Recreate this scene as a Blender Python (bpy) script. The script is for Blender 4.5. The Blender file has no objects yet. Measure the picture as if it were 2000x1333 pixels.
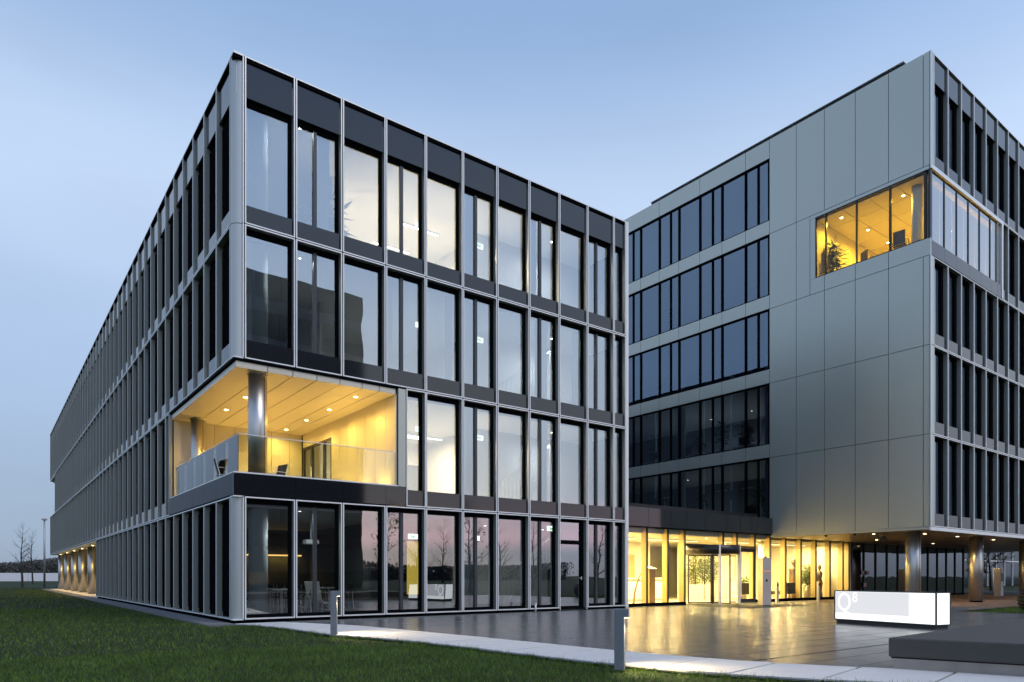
import bpy, bmesh, math, random
import numpy as np
from mathutils import Vector, Matrix
R = math.radians
random.seed(7)
scene = bpy.context.scene
col = scene.collection

# ------------------------------------------------------------------ camera
TH = 0.9238816
cam = bpy.data.cameras.new('camera')
cam.sensor_width = 36.0
cam.lens = 1369.74 / 2000 * 36
cam.shift_y = (1126.0 - 666.5) / 2000
cam.clip_start = 0.1
cam.clip_end = 3000
cam_o = bpy.data.objects.new('camera', cam)
col.objects.link(cam_o)
cam_o.location = (-5.4277, -18.7034, 1.2)
cam_o.rotation_euler = (R(90), 0, TH - math.pi / 2)
scene.camera = cam_o

# ------------------------------------------------------------------ world: dusk sky
SUN_AZ = (0.40, -0.917)          # horizontal direction of the afterglow
w = bpy.data.worlds.new('World')
scene.world = w
w.use_nodes = True
nt = w.node_tree
nt.nodes.clear()
N = nt.nodes.new
L = nt.links.new
out = N('ShaderNodeOutputWorld')
bg = N('ShaderNodeBackground')
tc = N('ShaderNodeTexCoord')
sep = N('ShaderNodeSeparateXYZ')
L(tc.outputs['Generated'], sep.inputs[0])


def ramp(stops):
    r = N('ShaderNodeValToRGB')
    r.color_ramp.interpolation = 'EASE'
    e = r.color_ramp.elements
    while len(e) < len(stops):
        e.new(0.5)
    for i, (p, c) in enumerate(stops):
        e[i].position = p
        e[i].color = (*c, 1)
    return r


away = ramp([(0.0, (.24, .305, .41)), (.06, (.265, .35, .475)), (.25, (.335, .445, .635)), (.45, (.43, .545, .735)),
             (.64, (.225, .35, .57)), (1.0, (.19, .31, .54))])
near = ramp([(0.0, (.27, .33, .44)), (.03, (.33, .40, .53)), (.06, (.44, .49, .60)), (.12, (.56, .61, .72)), (.25, (.66, .74, .88)),
             (.45, (.50, .64, .89)), (.65, (.27, .43, .77)), (1.0, (.15, .27, .55))])
pink = ramp([(0.0, (0, 0, 0)), (.03, (0, 0, 0)), (.055, (.46, .17, .20)), (.08, (.30, .10, .12)), (.12, (0, 0, 0)), (1.0, (0, 0, 0))])
L(sep.outputs['Z'], pink.inputs[0])
L(sep.outputs['Z'], away.inputs[0])
L(sep.outputs['Z'], near.inputs[0])


def math_n(op, a, b=None, c=None):
    n = N('ShaderNodeMath')
    n.operation = op
    for i, v in enumerate((a, b, c)):
        if v is None:
            continue
        if isinstance(v, (int, float)):
            n.inputs[i].default_value = v
        else:
            L(v, n.inputs[i])
    return n.outputs[0]


az = math_n('ADD', math_n('MULTIPLY', sep.outputs['X'], SUN_AZ[0]), math_n('MULTIPLY', sep.outputs['Y'], SUN_AZ[1]))
mr = N('ShaderNodeMapRange')
mr.interpolation_type = 'SMOOTHSTEP'
mr.inputs[1].default_value = -.25
mr.inputs[2].default_value = .75
L(az, mr.inputs[0])
mixaz = N('ShaderNodeMix')
mixaz.data_type = 'RGBA'
L(mr.outputs[0], mixaz.inputs[0])
L(away.outputs[0], mixaz.inputs[6])
L(near.outputs[0], mixaz.inputs[7])
mrp = N('ShaderNodeMapRange')
mrp.interpolation_type = 'SMOOTHSTEP'
mrp.inputs[1].default_value = .70
mrp.inputs[2].default_value = .95
L(az, mrp.inputs[0])
pk = N('ShaderNodeVectorMath')
pk.operation = 'SCALE'
L(pink.outputs[0], pk.inputs[0])
L(mrp.outputs[0], pk.inputs['Scale'])
base_sky = N('ShaderNodeVectorMath')
base_sky.operation = 'ADD'
L(mixaz.outputs[2], base_sky.inputs[0])
L(pk.outputs[0], base_sky.inputs[1])
# faint streaky cloud
mp = N('ShaderNodeMapping')
mp.inputs['Scale'].default_value = (2.2, 2.2, 9.0)
L(tc.outputs['Generated'], mp.inputs[0])
nz = N('ShaderNodeTexNoise')
nz.inputs['Scale'].default_value = 1.6
nz.inputs['Detail'].default_value = 6
L(mp.outputs[0], nz.inputs[0])
cl = math_n('MULTIPLY_ADD', nz.outputs[0], .16, .92)
vm = N('ShaderNodeVectorMath')
vm.operation = 'SCALE'
L(base_sky.outputs[0], vm.inputs[0])
L(cl, vm.inputs['Scale'])
sky = N('ShaderNodeTexSky')
sky.sky_type = 'NISHITA'
sky.sun_disc = False
sky.sun_elevation = R(8.0)
sky.sun_rotation = math.atan2(SUN_AZ[0], SUN_AZ[1])
sk = N('ShaderNodeVectorMath')
sk.operation = 'SCALE'
L(sky.outputs[0], sk.inputs[0])
sk.inputs['Scale'].default_value = 0.005
add = N('ShaderNodeVectorMath')
add.operation = 'ADD'
L(vm.outputs[0], add.inputs[0])
L(sk.outputs[0], add.inputs[1])
L(add.outputs[0], bg.inputs[0])
bg.inputs[1].default_value = 1.0
L(bg.outputs[0], out.inputs[0])

# soft high sun added to brighten the front frames and lawn
sl = bpy.data.lights.new('sun', 'SUN')
sl.energy = 1.0
sl.angle = R(26)
sl.color = (1, .93, .89)
so = bpy.data.objects.new('sun', sl)
col.objects.link(so)
so.rotation_euler = Vector((-SUN_AZ[0], -SUN_AZ[1], -math.tan(R(53)) * 1.0)).to_track_quat('-Z', 'Y').to_euler()

vs = scene.view_settings
vs.view_transform = 'Standard'
vs.look = 'None'
vs.exposure = 0.32
vs.gamma = 1.0
vs.use_curve_mapping = False
cy = scene.cycles
cy.max_bounces = 8
cy.diffuse_bounces = 3
cy.glossy_bounces = 5
cy.transmission_bounces = 4
cy.transparent_max_bounces = 14
cy.caustics_reflective = False
cy.caustics_refractive = False
cy.sample_clamp_indirect = 6
cy.use_denoising = True


# ------------------------------------------------------------------ helpers
class MB:
    def __init__(self):
        self.v, self.f, self.m, self.s = [], [], [], []

    def face(self, pts, mat=0, smooth=False):
        b = len(self.v)
        self.v.extend(pts)
        self.f.append(tuple(range(b, b + len(pts))))
        self.m.append(mat)
        self.s.append(smooth)
        return self

    def box(self, x0, x1, y0, y1, z0, z1, mat=0):
        b = len(self.v)
        self.v.extend([(x0, y0, z0), (x1, y0, z0), (x1, y1, z0), (x0, y1, z0),
                       (x0, y0, z1), (x1, y0, z1), (x1, y1, z1), (x0, y1, z1)])
        for q in ((0, 3, 2, 1), (4, 5, 6, 7), (0, 1, 5, 4), (1, 2, 6, 5), (2, 3, 7, 6), (3, 0, 4, 7)):
            self.f.append(tuple(b + i for i in q))
            self.m.append(mat)
            self.s.append(False)
        return self

    def prism(self, poly, z0, z1, mat=0, z1s=None):
        n = len(poly)
        b = len(self.v)
        self.v.extend([(p[0], p[1], z0) for p in poly])
        self.v.extend([(p[0], p[1], z1 if z1s is None else z1s[i]) for i, p in enumerate(poly)])
        self.f.append(tuple(b + n - 1 - i for i in range(n)))
        self.f.append(tuple(b + n + i for i in range(n)))
        for i in range(n):
            j = (i + 1) % n
            self.f.append((b + i, b + j, b + n + j, b + n + i))
        self.m.extend([mat] * (n + 2))
        self.s.extend([False] * (n + 2))
        return self

    def cyl(self, cx, cyy, z0, z1, r, n=24, mat=0, r2=None, caps=True):
        r2 = r if r2 is None else r2
        b = len(self.v)
        for zz, rr in ((z0, r), (z1, r2)):
            for i in range(n):
                a = 2 * math.pi * i / n
                self.v.append((cx + rr * math.cos(a), cyy + rr * math.sin(a), zz))
        for i in range(n):
            j = (i + 1) % n
            self.f.append((b + i, b + j, b + n + j, b + n + i))
            self.m.append(mat)
            self.s.append(True)
        if caps:
            self.f.append(tuple(b + n - 1 - i for i in range(n)))
            self.f.append(tuple(b + n + i for i in range(n)))
            self.m += [mat, mat]
            self.s += [False, False]
        return self

    def lathe(self, prof, n=20, mat=0, c=(0, 0, 0), sx=1, sy=1):
        b = len(self.v)
        for r, z in prof:
            for i in range(n):
                a = 2 * math.pi * i / n
                self.v.append((c[0] + sx * r * math.cos(a), c[1] + sy * r * math.sin(a), c[2] + z))
        for k in range(len(prof) - 1):
            for i in range(n):
                j = (i + 1) % n
                self.f.append((b + k * n + i, b + k * n + j, b + (k + 1) * n + j, b + (k + 1) * n + i))
                self.m.append(mat)
                self.s.append(True)
        return self

    def tube(self, pts, rad, n=6, mat=0):
        b = len(self.v)
        P = [Vector(p) for p in pts]
        if isinstance(rad, (int, float)):
            rad = [rad] * len(P)
        for k, p in enumerate(P):
            d = (P[min(k + 1, len(P) - 1)] - P[max(k - 1, 0)])
            d = d.normalized() if d.length > 1e-9 else Vector((0, 0, 1))
            u = d.orthogonal().normalized()
            vv = d.cross(u)
            for i in range(n):
                a = 2 * math.pi * i / n
                q = p + rad[k] * (math.cos(a) * u + math.sin(a) * vv)
                self.v.append(tuple(q))
        for k in range(len(P) - 1):
            # align ring start to avoid twist
            base0, base1 = b + k * n, b + (k + 1) * n
            p0 = Vector(self.v[base0]) - P[k]
            best = max(range(n), key=lambda s: (Vector(self.v[base1 + s]) - P[k + 1]).dot(p0))
            for i in range(n):
                j = (i + 1) % n
                self.f.append((base0 + i, base0 + j, base1 + (j + best) % n, base1 + (i + best) % n))
                self.m.append(mat)
                self.s.append(n > 3)
        return self

    def bar(self, p, q, wdt, dpt=None, mat=0):
        """square bar between two points"""
        dpt = wdt if dpt is None else dpt
        p, q = Vector(p), Vector(q)
        d = (q - p).normalized()
        u = d.cross(Vector((0, 0, 1)))
        u = Vector((1, 0, 0)) if u.length < 1e-4 else u.normalized()
        vv = u.cross(d)
        b = len(self.v)
        for c in (p, q):
            for su, sv in ((-1, -1), (1, -1), (1, 1), (-1, 1)):
                self.v.append(tuple(c + su * u * wdt / 2 + sv * vv * dpt / 2))
        for qd in ((0, 3, 2, 1), (4, 5, 6, 7), (0, 1, 5, 4), (1, 2, 6, 5), (2, 3, 7, 6), (3, 0, 4, 7)):
            self.f.append(tuple(b + i for i in qd))
            self.m.append(mat)
            self.s.append(False)
        return self

    def mesh(self, name, mats):
        me = bpy.data.meshes.new(name)
        me.from_pydata(self.v, [], self.f)
        for m in (mats if isinstance(mats, (list, tuple)) else [mats]):
            me.materials.append(m)
        me.polygons.foreach_set('material_index', self.m)
        me.polygons.foreach_set('use_smooth', self.s)
        me.update()
        return me

    def build(self, name, mats, parent=None, loc=(0, 0, 0), rz=0, bevel=0):
        me = self.mesh(name, mats)
        if bevel:
            bevel_mesh(me, bevel)
        return O(name, me, parent, loc, rz)


def bevel_mesh(me, wdt, seg=2):
    bm = bmesh.new()
    bm.from_mesh(me)
    bmesh.ops.remove_doubles(bm, verts=bm.verts, dist=1e-5)
    ed = [e for e in bm.edges if len(e.link_faces) == 2 and e.calc_face_angle(0) > R(30)]
    bmesh.ops.bevel(bm, geom=ed, offset=wdt, segments=seg, affect='EDGES', profile=0.5)
    bm.to_mesh(me)
    bm.free()


def O(name, me, parent=None, loc=(0, 0, 0), rz=0):
    o = bpy.data.objects.new(name, me)
    col.objects.link(o)
    o.location = loc
    o.rotation_euler = (0, 0, rz)
    if parent is not None:
        o.parent = parent
    return o


def tag(o, label, cat, group=None):
    o['label'] = label
    o['category'] = cat
    if group:
        o['group'] = group
    return o


def thing(name, label, cat, loc=(0, 0, 0), rz=0, group=None):
    return tag(O(name, None, None, loc, rz), label, cat, group)


def struct(o):
    o['kind'] = 'structure'
    return o


def copy_tree(o, parent=None):
    c = o.copy()
    col.objects.link(c)
    c.parent = parent
    for ch in list(o.children):
        copy_tree(ch, c)
    return c


# ------------------------------------------------------------------ materials
def pm(name, base, rough=.5, metal=0.0, spec=.5, var=0.0, vscale=1.0, bump=0.0, bscale=20.0, rvar=0.0,
       stretch=(1, 1, 1), coat=0.0, island=0.0):
    m = bpy.data.materials.new(name)
    m.use_nodes = True
    t = m.node_tree
    b = t.nodes['Principled BSDF']
    b.inputs['Base Color'].default_value = (*base, 1)
    b.inputs['Roughness'].default_value = rough
    b.inputs['Metallic'].default_value = metal
    b.inputs['Specular IOR Level'].default_value = spec
    b.inputs['Coat Weight'].default_value = coat
    if var or bump or rvar or island:
        g = t.nodes.new('ShaderNodeNewGeometry')
        mpn = t.nodes.new('ShaderNodeMapping')
        mpn.inputs['Scale'].default_value = stretch
        t.links.new(g.outputs['Position'], mpn.inputs[0])
        n = t.nodes.new('ShaderNodeTexNoise')
        n.inputs['Scale'].default_value = vscale
        n.inputs['Detail'].default_value = 5
        t.links.new(mpn.outputs[0], n.inputs[0])

        def mth(op, a, bb):
            k = t.nodes.new('ShaderNodeMath')
            k.operation = op
            for i, v in enumerate((a, bb)):
                if isinstance(v, (int, float)):
                    k.inputs[i].default_value = v
                else:
                    t.links.new(v, k.inputs[i])
            return k.outputs[0]
        if var or island:
            f = mth('ADD', mth('MULTIPLY', mth('SUBTRACT', n.outputs[0], .5), 2 * var), 1.0)
            if island:
                f = mth('MULTIPLY', f, mth('ADD', mth('MULTIPLY', mth('SUBTRACT', g.outputs['Random Per Island'], .5), 2 * island), 1.0))
            sc = t.nodes.new('ShaderNodeVectorMath')
            sc.operation = 'SCALE'
            sc.inputs[0].default_value = base
            t.links.new(f, sc.inputs['Scale'])
            t.links.new(sc.outputs[0], b.inputs['Base Color'])
        if rvar:
            t.links.new(mth('ADD', mth('MULTIPLY', mth('SUBTRACT', n.outputs[0], .5), 2 * rvar), rough), b.inputs['Roughness'])
        if bump:
            n2 = t.nodes.new('ShaderNodeTexNoise')
            n2.inputs['Scale'].default_value = bscale
            n2.inputs['Detail'].default_value = 4
            t.links.new(mpn.outputs[0], n2.inputs[0])
            bp = t.nodes.new('ShaderNodeBump')
            bp.inputs['Strength'].default_value = bump
            bp.inputs['Distance'].default_value = .02
            t.links.new(n2.outputs[0], bp.inputs['Height'])
            t.links.new(bp.outputs[0], b.inputs['Normal'])
    return m


def emis(name, c, s):
    m = bpy.data.materials.new(name)
    m.use_nodes = True
    t = m.node_tree
    t.nodes.remove(t.nodes['Principled BSDF'])
    e = t.nodes.new('ShaderNodeEmission')
    e.inputs[0].default_value = (*c, 1)
    e.inputs[1].default_value = s
    t.links.new(e.outputs[0], t.nodes['Material Output'].inputs[0])
    return m


def glass(name, tint=(.8, .86, .86), c0=.12, k=1.0, ior=1.55, gcol=(.95, .97, 1), wave=.0):
    m = bpy.data.materials.new(name)
    m.use_nodes = True
    t = m.node_tree
    t.nodes.remove(t.nodes['Principled BSDF'])
    tr = t.nodes.new('ShaderNodeBsdfTransparent')
    tr.inputs[0].default_value = (*tint, 1)
    gl = t.nodes.new('ShaderNodeBsdfGlossy')
    gl.inputs[0].default_value = (*gcol, 1)
    gl.inputs['Roughness'].default_value = 0.0
    fr = t.nodes.new('ShaderNodeFresnel')
    fr.inputs[0].default_value = ior
    ma = t.nodes.new('ShaderNodeMath')
    ma.operation = 'MULTIPLY_ADD'
    ma.use_clamp = True
    ma.inputs[1].default_value = k
    ma.inputs[2].default_value = c0
    t.links.new(fr.outputs[0], ma.inputs[0])
    mx = t.nodes.new('ShaderNodeMixShader')
    t.links.new(ma.outputs[0], mx.inputs[0])
    t.links.new(tr.outputs[0], mx.inputs[1])
    t.links.new(gl.outputs[0], mx.inputs[2])
    t.links.new(mx.outputs[0], t.nodes['Material Output'].inputs[0])
    if wave:
        g = t.nodes.new('ShaderNodeNewGeometry')
        oi = t.nodes.new('ShaderNodeObjectInfo')
        ad = t.nodes.new('ShaderNodeVectorMath')
        ad.operation = 'MULTIPLY_ADD'
        ad.inputs[1].default_value = (1, 1, 1)
        t.links.new(g.outputs['Position'], ad.inputs[0])
        cmb = t.nodes.new('ShaderNodeCombineXYZ')
        sc = t.nodes.new('ShaderNodeMath')
        sc.operation = 'MULTIPLY'
        sc.inputs[1].default_value = 60
        t.links.new(oi.outputs['Random'], sc.inputs[0])
        t.links.new(sc.outputs[0], cmb.inputs[0])
        t.links.new(cmb.outputs[0], ad.inputs[2])
        n = t.nodes.new('ShaderNodeTexNoise')
        n.inputs['Scale'].default_value = .9
        n.inputs['Detail'].default_value = 1
        t.links.new(ad.outputs[0], n.inputs[0])
        bp = t.nodes.new('ShaderNodeBump')
        bp.inputs['Strength'].default_value = 1.0
        bp.inputs['Distance'].default_value = wave
        t.links.new(n.outputs[0], bp.inputs['Height'])
        t.links.new(bp.outputs[0], gl.inputs['Normal'])
    return m


M = dict(
    edge=pm('silver_aluminium_lit', (.90, .90, .89), .38, .15, var=.06, vscale=3),  # frame fronts: the sky's shine on them is put into the pale colour
    reveal=pm('anodised_reveal_shaded', (.43, .44, .40), .42, .5, var=.10, vscale=2, stretch=(1, 1, .2)),  # same aluminium as the fronts, its shade put into the darker colour
    corner=pm('corner_aluminium', (.52, .53, .52), .36, .5, var=.06, vscale=3, stretch=(1, 1, .15)),
    dark=pm('dark_frame', (.006, .0065, .008), .9, 0, .0),
    mull=pm('dark_mullion', (.055, .06, .068), .4, .3),
    spandrel=pm('enamel_glass', (.018, .02, .025), .06, 0, .75, var=.15, vscale=.6),
    parapet=pm('dark_parapet_glass', (.012, .013, .017), .05, 0, .8),
    sidepar=pm('slate_parapet_glass', (.05, .056, .072), .35, 0, .08, var=.1, vscale=.6),
    glass=glass('coated_glass', (.80, .86, .87), .37, .95, 1.55, (.86, .94, 1.0), wave=.0022),
    glass0=glass('ground_floor_glass', (.82, .87, .87), .28, .95, 1.55, (.92, .96, 1.0), wave=.0022),
    blindglass=glass('bright_glass', (.92, .95, .95), .30, .9, 1.5),
    glass2=glass('blue_coated_glass', (.42, .52, .64), .20, .8, 1.5, (.62, .80, 1.0), wave=.002),
    lobbyglass=glass('clear_glass', (.93, .95, .94), .01, .8, 1.45),
    darkglass=glass('dark_glass', (.22, .24, .26), .14, .9, 1.5, wave=.003),
    rail=glass('balustrade_glass', (.90, .95, .93), .05, .95, 1.55),
    panel=pm('bronze_metal_panel', (.55, .565, .50), .38, .55, var=.07, vscale=.5, rvar=.05, stretch=(1, 1, .35), island=.05),
    joint=pm('joint_black', (.006, .006, .007), .8),
    white=pm('white_plaster', (.78, .77, .74), .8, var=.03, vscale=1),
    ceil=pm('white_ceiling', (.80, .79, .76), .85),
    carpet=pm('grey_carpet', (.10, .10, .105), .95),
    warmpanel=pm('cream_metal_panel', (.72, .66, .54), .38, .25, var=.05, vscale=.7, island=.05),
    steel=pm('brushed_steel', (.56, .54, .51), .40, .95, var=.10, vscale=2.0, stretch=(6, 6, .4), rvar=.06),
    stone=pm('dark_stone_tile', (.105, .107, .111), .25, 0, .45, var=.18, vscale=1.2, rvar=.06, island=.16),
    grout=pm('grout', (.012, .012, .012), .95),
    slab=pm('pale_concrete_slab', (.60, .59, .58), .75, var=.12, vscale=2.5, bump=.15, bscale=60, island=.07),
    conc=pm('board_concrete', (.27, .25, .23), .85, var=.25, vscale=4, bump=.3, bscale=25),
    greyblk=pm('grey_coated_concrete', (.074, .071, .067), .65, 0, .25, var=.10, vscale=3, bump=.1, bscale=70),
    lawn=pm('lawn_soil', (.022, .034, .011), .95, 0, .2, var=.45, vscale=1.3, bump=.8, bscale=40),
    bark=pm('bark', (.045, .038, .032), .9, bump=.5, bscale=30),
    brick=pm('brick_paver', (.13, .085, .06), .7, var=.2, vscale=3, island=.25, bump=.2, bscale=30),
    black=pm('black_metal', (.012, .012, .013), .35),
    rubber=pm('black_rubber', (.010, .010, .011), .6, bump=.3, bscale=60),
    bollard=pm('grey_bollard_paint', (.20, .22, .25), .45, .2, var=.08, vscale=6),
    lamppost=pm('galvanised_pole', (.38, .38, .40), .5, .6),
    leaf=pm('indoor_leaf', (.07, .10, .025), .6, island=.4),
    pot=pm('pale_planter', (.70, .66, .58), .6),
    potm=pm('metal_planter', (.40, .36, .30), .35, .8),
    leather=pm('dark_leather', (.05, .04, .025), .45),
    bronze=pm('bronze_sculpture', (.16, .10, .045), .45, .5, bump=.3, bscale=12),
    wood=pm('warm_wood', (.42, .27, .10), .5, var=.2, vscale=4, stretch=(4, 4, .3)),
    table=pm('pale_table', (.5, .5, .49), .4),
    mesh_fabric=pm('dark_mesh_fabric', (.03, .03, .032), .8),
    whitewall=pm('white_rendered_wall', (.62, .64, .68), .8, var=.06, vscale=.15),
    blind=pm('white_blind', (.90, .92, .94), .8, var=.04, vscale=2, stretch=(3, 3, .2)),
    roof=pm('roof_black', (.02, .021, .024), .6),
    farfacade=pm('dark_cladding', (.035, .032, .030), .5, .2, island=.3),
    dirt=pm('white_enclosure', (.7, .7, .7), .5),
    green=emis('exit_green', (.02, .55, .2), .8),
    exitwhite=emis('exit_white', (.85, 1.0, .9), 1.6),
    signwhite=emis('sign_white', (.95, .99, 1.0), 1.15),
    signgrey=emis('sign_grey', (.93, .95, 1.0), .67),
    lampwarm=emis('lamp_warm', (1, .80, .42), 14),
    lampamber=emis('lamp_amber', (1, .72, .28), 18),
    lampwhite=emis('lamp_white', (1, .93, .78), 7),
    lobbystrip=emis('lobby_strip', (1, .86, .5), 3.2),
    amberstrip=emis('amber_strip', (1, .6, .18), 1.6),
    screen=emis('yellow_lit_panel', (1, .70, .10), .5),
    red=emis('red_led', (1, .1, .08), 2.0),
)


def light_area(parent, loc, sx, sy, e, c, rot=(0, 0, 0), spread=180):
    d = bpy.data.lights.new('lamp_light', 'AREA')
    d.shape = 'RECTANGLE'
    d.size, d.size_y = sx, sy
    d.energy = e
    d.color = c
    d.spread = R(spread)
    o = bpy.data.objects.new('lamp_light', d)
    col.objects.link(o)
    o.parent = parent
    o.location = loc
    o.rotation_euler = rot
    return o


def light_spot(parent, loc, e, c, angle=120, blend=.8, size=.06, direction=(0, 0, -1)):
    d = bpy.data.lights.new('lamp_light', 'SPOT')
    d.energy = e
    d.color = c
    d.spot_size = R(angle)
    d.spot_blend = blend
    d.shadow_soft_size = size
    o = bpy.data.objects.new('lamp_light', d)
    col.objects.link(o)
    o.parent = parent
    o.location = loc
    o.rotation_euler = Vector(direction).to_track_quat('-Z', 'Y').to_euler()
    return o


AMBER = (1, .62, .125)
WARM = (1, .76, .44)
YEL = (1, .74, .29)

# ------------------------------------------------------------------ ground
g = MB()
g.face([(-1500, -1500, -.06), (1500, -1500, -.06), (1500, 1500, -.06), (-1500, 1500, -.06)])
struct(g.build('lawn', M['lawn']))

# light path of slabs (left edge, right edge) from the corner of the front facade towards the camera
path_pts = [(-1.1, -.3, -.35, .9), (-.9, -1.6, .1, 1.3), (-.0, -3.2, .25, 1.9), (.3, -4.8, .3, 2.1), (.75, -6.4, .8, 2.3), (1.05, -8.0, 1.1, 2.48),
            (1.22, -9.8, 1.25, 2.65), (1.42, -11.5, 1.44, 2.85), (1.75, -13.0, 1.72, 3.15), (2.25, -14.2, 2.3, 3.72),
            (2.9, -15.2, 2.95, 4.4), (3.7, -16.2, 3.8, 5.3), (4.8, -17.4, 5.0, 6.4)]


def lerp_path(y):
    ys = [p[1] for p in path_pts][::-1]
    a = np.interp(y, ys, [p[2] for p in path_pts][::-1])
    b = np.interp(y, ys, [p[3] for p in path_pts][::-1])
    return float(a), float(b)


pb = MB()
prev = None
yy = [-.32 - .25 * i for i in range(69)]
left = [(lerp_path(y)[0] - .03, y) for y in yy]
right = [(lerp_path(y)[1] + .03, y) for y in yy]
for i in range(len(yy) - 1):
    pb.face([(left[i + 1][0], left[i + 1][1], -.02), (right[i + 1][0], right[i + 1][1], -.02),
             (right[i][0], right[i][1], -.02), (left[i][0], left[i][1], -.02)])
path = struct(pb.build('footpath', M['grout']))
y = -.34
k = 0
while y > -17.0:
    ln = .90
    y1 = y - ln
    poly = []
    for t in (0, .5, 1):
        a, b = lerp_path(y - t * ln)
        poly.append((a, y - t * ln))
    pr = []
    for t in (1, .5, 0):
        a, b = lerp_path(y - t * ln)
        pr.append((b, y - t * ln + (.26 if y < -1.2 else 0)))
    zt = 0.004 + random.uniform(-.003, .003)
    sb = MB().prism([(px, py - 0.0) for px, py in poly] + pr, -.04, zt)
    sb.build('paving_slab', M['slab'], path, bevel=.004)
    y = y1 - .035
    k += 1

# plaza with stone tiles
plaza_poly = []


def in_plaza(x, y):
    if x > 25.0 or y > .40 or y < -17.2:
        return False
    if x > 21.3 and y < -8.35:
        return False
    if y > -.12 and x < 14.2:
        return False
    a, b = lerp_path(min(max(y, -17.3), -.33))
    return x > b


pz = MB()
strip = [-.12 - .4 * i for i in range(43)]
for i in range(len(strip) - 1):
    y0, y1 = strip[i], strip[i + 1]
    a0, a1 = lerp_path(min(y0, -.33))[1] + .02, lerp_path(min(y1, -.33))[1] + .02
    xr = 25.0 if (y1 > -8.4) else 21.3
    pz.face([(a1, y1, -.012), (xr, y1, -.012), (xr, y0, -.012), (a0, y0, -.012)])
pz.face([(14.2, -.12, -.012), (25.0, -.12, -.012), (25.0, .42, -.012), (14.2, .42, -.012)])
plaza = struct(pz.build('plaza', M['grout']))
TX, TY = 1.2, .6
tiles = []
row = 0
y = .38
while y > -17:
    off = (row % 2) * .6 + (row % 3) * .13
    x = -.6 - off
    while x < 25.6:
        tiles.append((x, x + TX - .02, y - TY + .02, y))
        x += TX
    y -= TY
    row += 1
cands = []
for (x0, x1, y0, y1) in tiles:
    # clip the tile against the path's curved edge and the right edge
    ym = (y0 + y1) / 2
    e0 = lerp_path(min(max(y0, -17.3), -.33))[1] + .02
    e1 = lerp_path(min(max(y1, -17.3), -.33))[1] + .02
    if y1 > -.14 and x0 < 14.2:
        if x1 < 14.2 or y0 > -.2:
            y1c = -.14
        else:
            y1c = -.14
        if y0 > -.2:
            continue
        y1 = y1c
    xr = 21.3 if y1 < -8.3 else 25.0
    if x0 > xr - .1 or x1 < min(e0, e1) + .06:
        continue
    xa0, xa1 = max(x0, e0), max(x0, e1)
    xb = min(x1, xr)
    if xb - max(xa0, xa1) < .05:
        continue
    d = math.hypot((xa0 + xb) / 2 + 5.43, ym + 18.7)
    ang = math.degrees(math.atan2(ym + 18.7, (xa0 + xb) / 2 + 5.43))
    cands.append((d, ang, (xa0, xa1, xb, y0, y1)))
cands.sort(key=lambda c: c[0] + (100 if not 10 < c[1] < 92 else 0))


def tile_mesh(mb, q):
    xa0, xa1, xb, y0, y1 = q
    z = [random.uniform(-.0003, .0003) for _ in range(4)]
    b = len(mb.v)
    e = .003
    low = [(xa0, y0), (xb, y0), (xb, y1), (xa1, y1)]
    top = [(xa0 + e, y0 + e), (xb - e, y0 + e), (xb - e, y1 - e), (xa1 + e, y1 - e)]
    mb.v.extend([(p[0], p[1], -.011) for p in low])
    mb.v.extend([(p[0], p[1], -.002 + z[i]) for i, p in enumerate(low)])
    mb.v.extend([(p[0], p[1], 0 + z[i]) for i, p in enumerate(top)])
    fs = [(8, 9, 10, 11)]
    for i in range(4):
        j = (i + 1) % 4
        fs += [(i, j, 4 + j, 4 + i), (4 + i, 4 + j, 8 + j, 8 + i)]
    for q4 in fs:
        mb.f.append(tuple(b + i for i in q4))
        mb.m.append(0)
        mb.s.append(False)


rest = MB()
MB().box(3.2, 21.2, -12.84, -12.81, -.011, .0025).build('drain_slot', M['joint'], plaza)
for i, (d, ang, q) in enumerate(cands):
    if i < 290:
        mb = MB()
        tile_mesh(mb, q)
        mb.build('paving_tile', M['stone'], plaza)
    else:
        tile_mesh(rest, q)
ro = rest.build('far_paving_tiles', M['stone'], plaza)
ro['kind'] = 'stuff'

# brick paving under the right building
bb = MB()
bb.face([(25.02, -8.3, -.03), (64, -8.3, -.03), (64, 14, -.03), (25.02, 14, -.03)])
drive = struct(bb.build('brick_paving', M['grout']))
bm_ = MB()
y = -8.28
r_ = 0
while y < .3:
    x = 25.04 - (r_ % 2) * .15
    while x < 52:
        bm_.box(max(x, 25.04), x + .285, y, y + .135, -.03, -.008 + random.uniform(-.002, .002))
        x += .3
    y += .15
    r_ += 1
bo = bm_.build('paving_bricks', M['brick'], drive)
bo['kind'] = 'stuff'

struct(MB().box(-.28, 13.9, 27.1, 62, -.06, -.008).build('covered_paving', M['slab']))
# narrow paved strip along the long side
st = MB().box(-.95, -.30, -.25, 62, -.06, -.012)
struct(st.build('gravel_strip', pm('grey_strip', (.16, .16, .165), .85, var=.3, vscale=5, bump=.5, bscale=60)))

# ------------------------------------------------------------------ window unit meshes
T, D = .033, .17
_cache = {}


def ring(mb, x0, x1, z0, z1, X0, X1, Z0, Z1, y, mat):
    """flat ring between an outer and inner rectangle, facing -y"""
    mb.face([(x0, y, z0), (x1, y, z0), (X1, y, Z0), (X0, y, Z0)], mat)
    mb.face([(x1, y, z0), (x1, y, z1), (X1, y, Z1), (X1, y, Z0)], mat)
    mb.face([(x1, y, z1), (x0, y, z1), (X0, y, Z1), (X1, y, Z1)], mat)
    mb.face([(x0, y, z1), (x0, y, z0), (X0, y, Z0), (X0, y, Z1)], mat)


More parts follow.
